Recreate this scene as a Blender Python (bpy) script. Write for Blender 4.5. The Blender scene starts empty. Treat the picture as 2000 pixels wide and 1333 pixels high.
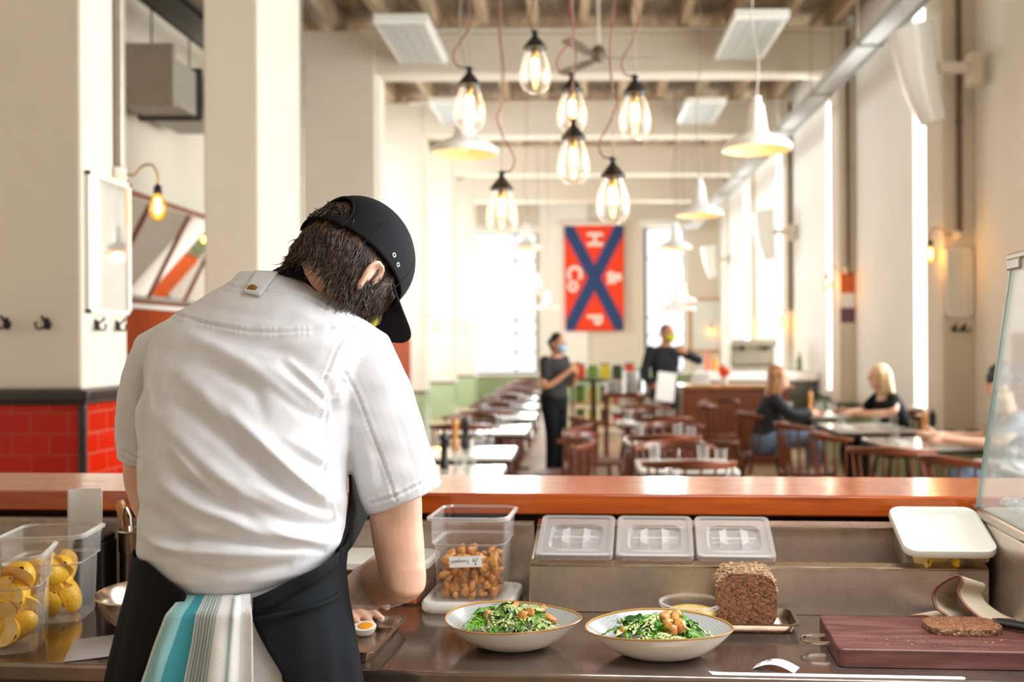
import bpy, math, random
import numpy as np
from mathutils import Vector, Matrix, Quaternion
random.seed(7)
rng = np.random.default_rng(7)
SC = bpy.context.scene
COL = SC.collection
PI = math.pi
R = math.radians

# ------------------------------------------------------------------ camera
CAM_Z, FPX, PX0, PY0, ROLL = 1.5, 1944.0, 1133.0, 668.0, 0.005
def ray(px, py):
    dx, dy = px - PX0, py - PY0
    tx = dx * math.cos(ROLL) - dy * math.sin(ROLL)
    ty = dx * math.sin(ROLL) + dy * math.cos(ROLL)
    return tx / FPX, -ty / FPX
def PD(px, py, d):
    a, b = ray(px, py)
    return Vector((a * d, d, CAM_Z + b * d))
def G(px, py, z):
    a, b = ray(px, py)
    d = (z - CAM_Z) / b
    return Vector((a * d, d, z))
def to_px(co):
    co = np.asarray(co, float)
    tx = co[:, 0] / co[:, 1] * FPX
    ty = -(co[:, 2] - CAM_Z) / co[:, 1] * FPX
    return np.stack([PX0 + tx * math.cos(ROLL) + ty * math.sin(ROLL),
                     PY0 - tx * math.sin(ROLL) + ty * math.cos(ROLL)], 1)

cam_d = bpy.data.cameras.new('camera')
cam = bpy.data.objects.new('camera', cam_d)
COL.objects.link(cam)
cam_d.sensor_width = 36.0
cam_d.lens = 36.0 * FPX / 2000.0
cam_d.shift_x = -(PX0 - 1000.0) / 2000.0
cam_d.shift_y = (PY0 - 666.5) / 2000.0
cam_d.clip_start, cam_d.clip_end = 0.05, 200
cam_d.dof.use_dof = True
cam_d.dof.focus_distance = 1.78
cam_d.dof.aperture_fstop = 2.9
cam.matrix_world = Matrix.Translation((0, 0, CAM_Z)) @ Matrix.Rotation(ROLL, 4, 'Y') @ Matrix.Rotation(PI / 2, 4, 'X')
SC.camera = cam

# ------------------------------------------------------------------ materials
def lin(c):
    if isinstance(c, str):
        c = c.lstrip('#')
        c = tuple(int(c[i:i + 2], 16) / 255 for i in (0, 2, 4))
    return tuple((x / 12.92 if x <= 0.04045 else ((x + 0.055) / 1.055) ** 2.4) for x in c)
class NT:
    def __init__(s, name):
        s.m = bpy.data.materials.new(name)
        s.m.use_nodes = True
        s.t = s.m.node_tree
        s.t.nodes.clear()
        s.out = s.t.nodes.new('ShaderNodeOutputMaterial')
    def n(s, typ, inputs=None, **kw):
        nd = s.t.nodes.new(typ)
        for k, v in kw.items():
            setattr(nd, k, v)
        for k, v in (inputs or {}).items():
            if hasattr(v, 'is_output'):
                s.t.links.new(v, nd.inputs[k])
            else:
                nd.inputs[k].default_value = v
        return nd
    def surf(s, sock):
        s.t.links.new(sock, s.out.inputs['Surface'])
    def coord(s, scale=(1, 1, 1), kind='Object'):
        tc = s.n('ShaderNodeTexCoord')
        mp = s.n('ShaderNodeMapping', {'Vector': tc.outputs[kind], 'Scale': scale})
        return mp.outputs[0]
    def ramp(s, fac, stops, interp='LINEAR'):
        r = s.n('ShaderNodeValToRGB', {'Fac': fac})
        cr = r.color_ramp
        cr.interpolation = interp
        while len(cr.elements) > 1:
            cr.elements.remove(cr.elements[-1])
        cr.elements[0].position = stops[0][0]
        cr.elements[0].color = (*lin(stops[0][1]), 1)
        for p, c in stops[1:]:
            e = cr.elements.new(p)
            e.color = (*lin(c), 1)
        return r.outputs['Color']
def pbr(name, color, rough=0.5, metal=0.0, noise=0.0, nscale=8.0, bump=0.0, bscale=60.0, coat=0.0, sss=0.0,
        spec=0.5, stretch=(1, 1, 1), color2=None, sheen=0.0, rvar=0.0, sss_col=None):
    m = NT(name)
    b = m.n('ShaderNodeBsdfPrincipled', {'Roughness': rough, 'Metallic': metal, 'Base Color': (*lin(color), 1)})
    b.inputs['Specular IOR Level'].default_value = spec
    if coat:
        b.inputs['Coat Weight'].default_value = coat
        b.inputs['Coat Roughness'].default_value = 0.08
    if sheen:
        b.inputs['Sheen Weight'].default_value = sheen
    if sss:
        b.inputs['Subsurface Weight'].default_value = sss
        b.inputs['Subsurface Radius'].default_value = sss_col or (1.0, 0.35, 0.2)
        b.inputs['Subsurface Scale'].default_value = 0.012
    if noise or bump or rvar:
        co = m.coord(stretch)
    if noise:
        nz = m.n('ShaderNodeTexNoise', {'Vector': co, 'Scale': nscale, 'Detail': 5.0, 'Roughness': 0.6})
        c1 = lin(color)
        c2 = lin(color2) if color2 else tuple(x * (1 - noise) for x in c1)
        mr = m.n('ShaderNodeMapRange', {'Value': nz.outputs['Fac'], 'From Min': 0.3, 'From Max': 0.7})
        mx = m.n('ShaderNodeMix', None, data_type='RGBA')
        m.t.links.new(mr.outputs[0], mx.inputs[0])
        mx.inputs[6].default_value = (*c1, 1)
        mx.inputs[7].default_value = (*c2, 1)
        m.t.links.new(mx.outputs[2], b.inputs['Base Color'])
    if rvar:
        nz = m.n('ShaderNodeTexNoise', {'Vector': co, 'Scale': nscale * 1.7, 'Detail': 6.0})
        mr = m.n('ShaderNodeMapRange', {'Value': nz.outputs['Fac'], 'From Min': 0.3, 'From Max': 0.7,
                                        'To Min': max(rough - rvar, 0.02), 'To Max': rough + rvar})
        m.t.links.new(mr.outputs[0], b.inputs['Roughness'])
    if bump:
        nz = m.n('ShaderNodeTexNoise', {'Vector': co, 'Scale': bscale, 'Detail': 4.0})
        bp = m.n('ShaderNodeBump', {'Height': nz.outputs['Fac'], 'Strength': bump, 'Distance': 0.01})
        m.t.links.new(bp.outputs[0], b.inputs['Normal'])
    m.surf(b.outputs[0])
    return m.m
def emit(name, color, strength):
    m = NT(name)
    e = m.n('ShaderNodeEmission', {'Color': (*lin(color), 1), 'Strength': strength})
    m.surf(e.outputs[0])
    return m.m
def clear(name, tint=(0.95, 0.95, 0.95), milky=0.06, rough=0.04, fr=1.45, edge=0.5, milk_col=(0.9, 0.9, 0.9)):
    """thin clear sheet: see-through straight on, reflecting at grazing angles, a little milky"""
    m = NT(name)
    tr = m.n('ShaderNodeBsdfTransparent', {'Color': (*tint, 1)})
    gl = m.n('ShaderNodeBsdfGlossy', {'Color': (1, 1, 1, 1), 'Roughness': rough})
    df = m.n('ShaderNodeBsdfDiffuse', {'Color': (*milk_col, 1)})
    f0 = ((fr - 1) / (fr + 1)) ** 2
    fc = m.n('ShaderNodeLayerWeight', {'Blend': 0.5})
    fp = m.n('ShaderNodeMath', {0: fc.outputs['Facing'], 1: 5.0}, operation='POWER')
    fz = m.n('ShaderNodeMapRange', {'Value': fp.outputs[0], 'To Min': f0, 'To Max': 1.0})
    lw = m.n('ShaderNodeLayerWeight', {'Blend': 0.35})
    mr = m.n('ShaderNodeMapRange', {'Value': lw.outputs['Facing'], 'From Min': 0.2, 'From Max': 1.0, 'To Min': milky, 'To Max': max(milky, edge)})
    m1 = m.n('ShaderNodeMixShader', {'Fac': mr.outputs[0], 1: tr.outputs[0], 2: df.outputs[0]})
    m2 = m.n('ShaderNodeMixShader', {'Fac': fz.outputs[0], 1: m1.outputs[0], 2: gl.outputs[0]})
    m.surf(m2.outputs[0])
    return m.m

# ------------------------------------------------------------------ mesh builder
class MB:
    def __init__(s):
        s.v, s.f, s.mi, s.uv = [], [], [], {}
        s.cur = 0
    def add(s, verts, faces, mi=None):
        o = len(s.v)
        s.v.extend([tuple(v) for v in verts])
        mi = s.cur if mi is None else mi
        for f in faces:
            s.f.append(tuple(i + o for i in f))
            s.mi.append(mi)
        return o
    def box(s, c, size, rz=0.0, M=None, mi=None):
        x, y, z = (d / 2 for d in size)
        vs = [Vector((a * x, b * y, e * z)) for a in (-1, 1) for b in (-1, 1) for e in (-1, 1)]
        m = Matrix.Rotation(rz, 3, 'Z') if M is None else M
        c = Vector(c)
        vs = [c + m @ v for v in vs]
        s.add(vs, [(0, 1, 3, 2), (4, 6, 7, 5), (0, 4, 5, 1), (2, 3, 7, 6), (0, 2, 6, 4), (1, 5, 7, 3)], mi)
    def box2(s, lo, hi, mi=None):
        s.box([(a + b) / 2 for a, b in zip(lo, hi)], [abs(b - a) for a, b in zip(lo, hi)], mi=mi)
    def rings(s, rings, cap0=True, cap1=True, closed=True, mi=None):
        n = len(rings[0])
        o = s.add([p for r in rings for p in r], [], mi)
        fs = []
        for i in range(len(rings) - 1):
            for j in range(n if closed else n - 1):
                k = (j + 1) % n
                fs.append((o + i * n + j, o + i * n + k, o + (i + 1) * n + k, o + (i + 1) * n + j))
        if closed and cap0:
            fs.append(tuple(o + j for j in reversed(range(n))))
        if closed and cap1:
            b = o + (len(rings) - 1) * n
            fs.append(tuple(b + j for j in range(n)))
        m = s.cur if mi is None else mi
        for f in fs:
            s.f.append(f)
            s.mi.append(m)
    def lathe(s, prof, c=(0, 0, 0), n=24, sx=1.0, sy=1.0, M=None, mi=None, cap0=True, cap1=True):
        c = Vector(c)
        rs = []
        for r, z in prof:
            ring = []
            for j in range(n):
                a = 2 * PI * j / n
                p = Vector((r * sx * math.cos(a), r * sy * math.sin(a), z))
                ring.append(c + (M @ p if M is not None else p))
            rs.append(ring)
        s.rings(rs, cap0, cap1, mi=mi)
    def tube(s, pts, rad, n=8, mi=None, flat=1.0, caps=True, up=None):
        pts = [Vector(p) for p in pts]
        k = len(pts)
        if not hasattr(rad, '__len__'):
            rad = [rad] * k
        t0 = (pts[1] - pts[0]).normalized()
        ref = Vector(up) if up else (Vector((0, 0, 1)) if abs(t0.z) < 0.9 else Vector((1, 0, 0)))
        a = t0.cross(ref).normalized()
        rs = []
        for i in range(k):
            t = (pts[min(i + 1, k - 1)] - pts[max(i - 1, 0)])
            if t.length < 1e-9:
                t = t0
            t.normalize()
            a = (a - t * a.dot(t))
            if a.length < 1e-6:
                a = t.orthogonal()
            a.normalize()
            b = t.cross(a)
            rs.append([pts[i] + rad[i] * (math.cos(2 * PI * j / n) * a + flat * math.sin(2 * PI * j / n) * b) for j in range(n)])
        s.rings(rs, caps, caps, mi=mi)
    def ball(s, c, r, n=12, M=None, mi=None):
        if not hasattr(r, '__len__'):
            r = (r, r, r)
        c = Vector(c)
        rs = []
        h = max(n // 2, 4)
        for i in range(h + 1):
            th = PI * i / h
            q = max(math.sin(th), 0.02)
            ring = []
            for j in range(n):
                p = Vector((r[0] * q * math.cos(2 * PI * j / n), r[1] * q * math.sin(2 * PI * j / n), -r[2] * math.cos(th)))
                ring.append(c + (M @ p if M is not None else p))
            rs.append(ring)
        s.rings(rs, mi=mi)
    def prism(s, poly, z0, z1, M=None, c=(0, 0, 0), mi=None):
        c = Vector(c)
        f = lambda p, z: c + (M @ Vector((p[0], p[1], z)) if M is not None else Vector((p[0], p[1], z)))
        s.rings([[f(p, z0) for p in poly], [f(p, z1) for p in poly]], mi=mi)
    def grid(s, fn, nu, nv, mi=None, uv=False):
        """surface fn(u, v), u and v in 0..1"""
        o = len(s.v)
        for i in range(nu + 1):
            for j in range(nv + 1):
                s.v.append(tuple(fn(i / nu, j / nv)))
                if uv:
                    s.uv[len(s.v) - 1] = (i / nu, j / nv)
        m = s.cur if mi is None else mi
        for i in range(nu):
            for j in range(nv):
                a = o + i * (nv + 1) + j
                s.f.append((a, a + nv + 1, a + nv + 2, a + 1))
                s.mi.append(m)
    def mesh(s, name, mats, smooth=True, angle=40):
        me = bpy.data.meshes.new(name)
        me.from_pydata(s.v, [], s.f)
        if not isinstance(mats, (list, tuple)):
            mats = [mats]
        for m in mats:
            me.materials.append(m)
        if len(mats) > 1:
            me.polygons.foreach_set('material_index', s.mi)
        if s.uv:
            ul = me.uv_layers.new(name='UVMap')
            for li, l in enumerate(me.loops):
                ul.data[li].uv = s.uv.get(l.vertex_index, (0, 0))
        me.update()
        if smooth:
            me.polygons.foreach_set('use_smooth', [True] * len(me.polygons))
            me.set_sharp_from_angle(angle=R(angle))
        return me
def rrect(w, d, r, n=5):
    """rounded rectangle outline, centred"""
    out = []
    for cx, cy, a0 in ((w / 2 - r, d / 2 - r, 0), (-w / 2 + r, d / 2 - r, 90), (-w / 2 + r, -d / 2 + r, 180), (w / 2 - r, -d / 2 + r, 270)):
        for i in range(n + 1):
            a = R(a0 + 90 * i / n)
            out.append((cx + r * math.cos(a), cy + r * math.sin(a)))
    return out
def obj(name, mb, mats, parent=None, smooth=True, angle=40, bevel=0.0, seg=2, solid=0.0, sub=0, loc=None, rz=0.0, offset=-1):
    me = mb.mesh(name, mats, smooth, angle) if isinstance(mb, MB) else mb
    o = bpy.data.objects.new(name, me)
    COL.objects.link(o)
    if parent is not None:
        o.parent = parent
    if loc is not None:
        o.location = loc
    o.rotation_euler.z = rz
    if solid:
        md = o.modifiers.new('solid', 'SOLIDIFY')
        md.thickness = solid
        md.offset = offset
    if bevel:
        md = o.modifiers.new('bevel', 'BEVEL')
        md.width = bevel
        md.segments = seg
        md.limit_method = 'ANGLE'
        md.angle_limit = R(35)
        md.harden_normals = False
    if sub:
        md = o.modifiers.new('sub', 'SUBSURF')
        md.levels = md.render_levels = sub
    return o
def tag(o, label=None, cat=None, group=None, kind=None):
    if label: o['label'] = label
    if cat: o['category'] = cat
    if group: o['group'] = group
    if kind: o['kind'] = kind
    return o
def thing(name, label, cat, loc=(0, 0, 0), rz=0.0, group=None):
    o = bpy.data.objects.new(name, None)
    COL.objects.link(o)
    o.empty_display_size = 0.05
    o.location = loc
    o.rotation_euler.z = rz
    return tag(o, label, cat, group)
def dup(root, loc=None, rz=None, label=None, group=None, scale=None):
    r = root.copy()
    COL.objects.link(r)
    if loc is not None: r.location = loc
    if rz is not None: r.rotation_euler.z = rz
    if scale is not None: r.scale = scale
    if label: r['label'] = label
    if group: r['group'] = group
    for ch in list(root.children):
        c = ch.copy()
        COL.objects.link(c)
        c.parent = r
        for g in ch.children:
            d = g.copy()
            COL.objects.link(d)
            d.parent = c
    return r
def struct(name, mb, mats, **kw):
    return tag(obj(name, mb, mats, **kw), kind='structure')
def remeshed(mb, voxel, smooth_iter=4, factor=0.5):
    """weld overlapping closed lofts into one continuous surface"""
    me = mb.mesh('tmp', [], smooth=False)
    o = bpy.data.objects.new('tmp', me)
    COL.objects.link(o)
    md = o.modifiers.new('r', 'REMESH')
    md.mode = 'VOXEL'
    md.voxel_size = voxel
    if smooth_iter:
        ms = o.modifiers.new('s', 'SMOOTH')
        ms.factor = factor
        ms.iterations = smooth_iter
    dg = bpy.context.evaluated_depsgraph_get()
    dg.update()
    out = bpy.data.meshes.new_from_object(o.evaluated_get(dg))
    bpy.data.objects.remove(o)
    out.polygons.foreach_set('use_smooth', [True] * len(out.polygons))
    return out
def limb(mb, pts, rad, n=16):
    """closed tapering chain of ellipse rings with rounded ends"""
    pts = [Vector(p) for p in pts]
    # resample with smooth interpolation
    P2, R2 = [], []
    k = len(pts)
    for i in range(k - 1):
        p0, p1, p2, p3 = pts[max(i - 1, 0)], pts[i], pts[i + 1], pts[min(i + 2, k - 1)]
        r1, r2 = rad[i], rad[i + 1]
        for q in range(5):
            t = q / 5
            P2.append(0.5 * ((2 * p1) + (p2 - p0) * t + (2 * p0 - 5 * p1 + 4 * p2 - p3) * t * t + (3 * p1 - p0 - 3 * p2 + p3) * t ** 3))
            R2.append(r1 + (r2 - r1) * (3 * t * t - 2 * t ** 3))
    P2.append(pts[-1])
    R2.append(rad[-1])
    d0 = (P2[0] - P2[1]).normalized()
    d1 = (P2[-1] - P2[-2]).normalized()
    r0, r1 = R2[0], R2[-1]
    pre = [(P2[0] + d0 * r0 * math.sin(a), r0 * math.cos(a)) for a in (R(80), R(55), R(28))]
    post = [(P2[-1] + d1 * r1 * math.sin(a), r1 * math.cos(a)) for a in (R(28), R(55), R(80))]
    allp = pre + list(zip(P2, R2)) + post
    mb.tube([p for p, _ in allp], [max(r, 0.001) for _, r in allp], n=n)
def catmull(pts, m=6):
    pts = [Vector(p) for p in pts]
    out = []
    k = len(pts)
    for i in range(k - 1):
        p0, p1, p2, p3 = pts[max(i - 1, 0)], pts[i], pts[i + 1], pts[min(i + 2, k - 1)]
        for q in range(m):
            t = q / m
            out.append(0.5 * ((2 * p1) + (p2 - p0) * t + (2 * p0 - 5 * p1 + 4 * p2 - p3) * t * t + (3 * p1 - p0 - 3 * p2 + p3) * t ** 3))
    out.append(pts[-1])
    return out
def text_mesh(body, size, extrude=0.001, offset=0.0):
    cu = bpy.data.curves.new('txt', 'FONT')
    cu.body = body
    cu.size = size
    cu.extrude = extrude
    cu.offset = offset
    cu.align_x, cu.align_y = 'CENTER', 'CENTER'
    o = bpy.data.objects.new('txt', cu)
    COL.objects.link(o)
    dg = bpy.context.evaluated_depsgraph_get()
    dg.update()
    me = bpy.data.meshes.new_from_object(o.evaluated_get(dg))
    bpy.data.objects.remove(o)
    return me
# ------------------------------------------------------------------ the materials of the place
M_ = {}
M_['wall'] = pbr('cream_plaster', '#ded4c4', 0.75, noise=0.05, nscale=2, bump=0.05, bscale=25)
M_['wall_white'] = pbr('white_plaster', '#f3f0e8', 0.7, noise=0.04, nscale=2, bump=0.05, bscale=25)
M_['green'] = pbr('green_tile', '#a3b58e', 0.3, noise=0.12, nscale=3)
M_['cap_trim'] = pbr('brown_tile_cap', '#4a3022', 0.25, noise=0.2)
M_['cap_black'] = pbr('black_tile_cap', '#2a1a14', 0.2, noise=0.2)
M_['ceil_board'] = pbr('ceiling_boards', '#7d6a56', 0.8, noise=0.45, nscale=3, bump=0.2, bscale=9, stretch=(3, .5, 1), color2='#bda98e')
M_['joist'] = pbr('ceiling_joist_timber', '#c9b496', 0.7, noise=0.3, nscale=5, stretch=(4, .5, 1), color2='#a08a6c')
M_['floor'] = pbr('floor_boards', '#bca283', 0.35, noise=0.3, nscale=4, stretch=(6, .6, 1), rvar=0.12)
M_['orange'] = pbr('orange_leather', '#a8420a', 0.7, noise=0.25, nscale=4, bump=0.05, spec=.12)
M_['red_wood'] = pbr('red_brown_timber', '#8a4a2a', 0.35, noise=0.3, nscale=6, stretch=(1, 1, 5))
M_['steel'] = pbr('galvanised_steel', '#a8a296', 0.4, 0.85, noise=0.2, nscale=8)
M_['steel_dark'] = pbr('dark_steel', '#59564f', 0.45, 0.7, noise=0.2)
M_['duct'] = pbr('grey_duct', '#b5aea2', 0.6, 0.1, noise=0.15, nscale=5)
M_['black'] = pbr('black_iron', '#141314', 0.4, 0.2)
M_['dark_conduit'] = pbr('dark_conduit', '#6d5b4a', 0.5, 0.3)
M_['white_paint'] = pbr('white_enamel', '#eeeeea', 0.22, coat=0.3)
M_['white_matte'] = pbr('white_matte', '#efece6', 0.6)
M_['heater_grey'] = pbr('grey_heater_face', '#b0b4b1', 0.5)
M_['shade_in'] = pbr('shade_inside_glow_tint', '#f0cfa2', 0.4)  # warm lamp glow put into the inside colour of the white shades
M_['cord'] = pbr('red_brown_flex', '#8a4a34', 0.7)
M_['wire'] = pbr('steel_wire', '#8d857c', 0.4, 0.6)
M_['chair'] = pbr('dark_stained_beech', '#7a3a1c', 0.36, noise=0.35, nscale=7, stretch=(1, 1, 4), coat=0.12, color2='#45200f')
M_['table'] = pbr('pale_table_laminate', '#d6d0c6', 0.12, noise=0.05)
M_['table_edge'] = pbr('dark_table_edge', '#2e211b', 0.3)
M_['glass_thin'] = clear('thin_glass', (0.96, 0.97, 0.96), 0.05, 0.02, 1.5, 0.35)
M_['bulb_glass'] = clear('clear_lamp_glass', (0.97, 0.975, 0.98), 0.025, 0.03, 1.6, 0.42, (.92, .95, 1.0))  # edge reflections of the jars put in as pale diffuse colour
M_['pane'] = clear('window_pane_glass', (0.97, 0.98, 0.97), 0.01, 0.01, 1.3, 0.05)
M_['filament'] = emit('glowing_filament', '#ffcf86', 55)
M_['bulb_amber'] = None
M_['mill'] = pbr('beech_mill', '#c98a45', 0.3, noise=0.2, coat=0.3)
M_['gold'] = pbr('brass_metal', '#b08a4a', 0.3, 0.9)
M_['skin_a'] = pbr('skin_light', '#e6bda2', 0.5, noise=0.12, nscale=18, sss=0.15, color2='#dba88b')
M_['skin_b'] = pbr('skin_warm', '#c98f6c', 0.5, noise=0.1, nscale=18)
M_['hair_dark'] = pbr('dark_hair', '#1d1512', 0.45)
M_['hair_brown'] = pbr('brown_hair', '#452c1d', 0.42, noise=0.5, nscale=40, color2='#241509', stretch=(1, 1, 1))
M_['hair_fair'] = pbr('fair_hair', '#b8834f', 0.45, noise=0.3, nscale=30, color2='#8a5a33')
M_['hair_blonde'] = pbr('blonde_hair', '#dcc097', 0.45, noise=0.2, nscale=30)
M_['cloth_black'] = pbr('black_cloth', '#111317', 0.85, noise=0.2, nscale=10, spec=.2)
M_['cloth_grey'] = pbr('charcoal_cloth', '#2d2b2c', 0.85, noise=0.2, nscale=10)
M_['cloth_navy'] = pbr('dark_navy_cloth', '#1c2028', 0.85)
M_['cloth_slate'] = pbr('slate_grey_cloth', '#868c99', 0.9)
M_['hair_slate'] = pbr('dark_grey_hair', '#3a3b42', 0.6)
M_['denim'] = pbr('blue_denim', '#64788f', 0.9)
M_['paper'] = pbr('white_paper', '#f2f2f0', 0.8)
M_['shoe'] = pbr('black_leather', '#121112', 0.4)
M_['mask_blue'] = pbr('blue_mask', '#a9bdd4', 0.8)
M_['mask_yellow'] = pbr('yellow_mask', '#d2cc2c', 0.8)

# mirror
def mirror_mat():
    m = NT('mirror_glass')
    b = m.n('ShaderNodeBsdfPrincipled', {'Base Color': (.72, .73, .72, 1), 'Metallic': 1.0, 'Roughness': 0.03})
    m.surf(b.outputs[0])
    return m.m
M_['mirror'] = mirror_mat()

# glazed metro tiles: axis 'x' = wall facing the camera, 'y' = wall facing sideways
def tiles(name, col, grout, axis, tw=0.19, th=0.105, rough=0.12):
    m = NT(name)
    tc = m.n('ShaderNodeTexCoord')
    sp = m.n('ShaderNodeSeparateXYZ', {0: tc.outputs['Object']})
    cb = m.n('ShaderNodeCombineXYZ', {0: sp.outputs['X' if axis == 'x' else 'Y'], 1: sp.outputs['Z']})
    br = m.n('ShaderNodeTexBrick', {'Vector': cb.outputs[0], 'Scale': 1.0, 'Mortar Size': 0.004, 'Mortar Smooth': 0.1,
                                    'Brick Width': tw, 'Row Height': th, 'Color1': (*lin(col), 1),
                                    'Color2': (*[x * .85 for x in lin(col)], 1), 'Mortar': (*lin(grout), 1)})
    b = m.n('ShaderNodeBsdfPrincipled', {'Base Color': br.outputs['Color'], 'Roughness': rough, 'Specular IOR Level': .22})
    inv = m.n('ShaderNodeMath', {0: 1.0, 1: br.outputs['Fac']}, operation='SUBTRACT')
    bp = m.n('ShaderNodeBump', {'Height': inv.outputs[0], 'Strength': 0.5, 'Distance': 0.003})
    m.t.links.new(bp.outputs[0], b.inputs['Normal'])
    m.surf(b.outputs[0])
    return m.m
M_['red_tile_x'] = tiles('red_glazed_tile', '#b81e06', '#a84a30', 'x')
M_['red_tile_y'] = tiles('red_glazed_tile_return', '#b81e06', '#a84a30', 'y')

def amber():
    m = NT('amber_lamp_glass')
    tr = m.n('ShaderNodeBsdfTransparent', {'Color': (1.0, .66, .22, 1)})
    em = m.n('ShaderNodeEmission', {'Color': (*lin('#ffb347'), 1), 'Strength': 1.2})
    gl = m.n('ShaderNodeBsdfGlossy', {'Roughness': 0.05})
    m1 = m.n('ShaderNodeMixShader', {'Fac': 0.35, 1: tr.outputs[0], 2: em.outputs[0]})
    m2 = m.n('ShaderNodeMixShader', {'Fac': 0.06, 1: m1.outputs[0], 2: gl.outputs[0]})
    m.surf(m2.outputs[0])
    return m.m
M_['bulb_amber'] = amber()
# ------------------------------------------------------------------ room shell
XL = -2.5
b = MB(); b.box2((-6.5, -3.0, -0.1), (7.0, 25.6, 0.0)); struct('floor', b, M_['floor'], smooth=False)

# ceiling: boards with timber joists running down the hall, on cream cross beams
b = MB(); b.box2((-4.6, -3.0, 5.62), (4.2, 25.4, 5.75)); struct('ceiling', b, M_['ceil_board'], smooth=False)
x = -4.2
while x < 3.7:
    b = MB(); b.box2((x - .055, 6.0, 5.36), (x + .055, 25.0, 5.62))
    struct('joist', b, M_['joist'], smooth=False, bevel=.008, seg=1)
    x += 0.61
beam_y = [8.48, 12.2, 15.9, 19.6, 23.35]
for y in beam_y:
    b = MB()
    b.box2((XL - .2, y + .012, 4.80), (3.42, y + .4, 5.30))
    b.box2((XL - .2, y - .04, 5.30), (3.42, y + .44, 5.358))
    struct('beam', b, M_['wall'], smooth=False, bevel=.03, seg=3)

# left pillars
def pillar(x0, x1, y0, y1, mat='wall', cap=True, z0=0.0):
    b = MB(); b.box2((x0, y0, z0), (x1, y1, 5.34))
    o = struct('pillar', b, M_[mat], smooth=False, bevel=.02, seg=3)
    return o
pillar(-3.9, XL, 5.0, 5.5, z0=1.27)
pillar(-2.93, XL, 7.76, 8.95, z0=0.0)
for y in (12.2, 15.9, 19.6, 23.35):
    pillar(-3.38, XL, y, y + .62)
# red tiled base of the nearest pillar, black tile cap
b = MB(); b.box2((-3.92, 4.985, 0), (-2.486, 5.52, 1.205)); b.mi = [0, 0, 0, 0, 0, 0]
for i, f in enumerate(b.f):
    vs = [b.v[j] for j in f]
    b.mi[i] = 1 if abs(max(v[0] for v in vs) - min(v[0] for v in vs)) < 1e-6 else 0
struct('trim_1', b, [M_['red_tile_x'], M_['red_tile_y']], smooth=False)
b = MB()
b.box2((-3.94, 4.95, 1.215), (-2.45, 5.55, 1.27)); b.box2((-3.93, 4.965, 1.195), (-2.465, 5.535, 1.22))
b.box2((-2.515, 4.972, 0), (-2.473, 5.0, 1.2))
struct('trim_2', b, M_['cap_black'], smooth=False, bevel=.012, seg=3)
# green tiled dado of the other pillars
for i, (x0, x1, y0, y1) in enumerate([(-2.93, XL, 7.76, 8.95)] + [(-3.38, XL, y, y + .62) for y in (12.2, 15.9, 19.6, 23.35)]):
    b = MB(); b.box2((x0 - .015, y0 - .015, 0), (x1 + .015, y1 + .015, .69)); struct('trim_3', b, M_['green'], smooth=False)
    b = MB(); b.box2((x0 - .03, y0 - .03, .69), (x1 + .03, y1 + .03, .725)); struct('trim_4', b, M_['cap_trim'], smooth=False, bevel=.008)

# left outer wall, seen between the first two pillars


# far wall with two tall windows
FY = 25.0
def wall_cut(axis, at, thick, a0, a1, z0, z1, holes, mat, name):
    """wall with rectangular holes (a0,a1,z0,z1); axis x: runs along x at y=at; axis y: runs along y at x=at"""
    b = MB()
    cuts = sorted(set([a0, a1] + [h[0] for h in holes] + [h[1] for h in holes]))
    for u0, u1 in zip(cuts, cuts[1:]):
        um = (u0 + u1) / 2
        hz = sorted([(h[2], h[3]) for h in holes if h[0] <= um <= h[1]])
        z = z0
        for lo, hi in hz + [(z1, z1)]:
            if lo > z:
                if axis == 'x': b.box2((u0, at, z), (u1, at + thick, lo))
                else: b.box2((at, u0, z), (at + thick, u1, lo))
            z = hi
    return struct(name, b, mat, smooth=False)
wall_cut('x', FY, .35, -4.6, 4.2, 0, 5.62, [(-2.75, -1.07, .70, 4.25), (1.62, 2.66, .72, 4.38)], M_['wall'], 'wall_far')
b = MB(); b.box2((-1.0, FY - .05, 0), (.2, FY, 5.3)); struct('trim_5', b, M_['wall_white'], smooth=False)  # paler plaster stands in for light on a differently angled face
b = MB(); b.box2((-4.4, FY - .03, 0), (-1.02, FY, .64)); b.box2((.22, FY - .03, 0), (3.4, FY, .64)); struct('trim_6', b, M_['green'], smooth=False)
b = MB(); b.box2((-4.4, FY - .05, .64), (3.4, FY - .03 + .03, .68)); struct('trim_7', b, M_['cap_trim'], smooth=False)

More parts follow.
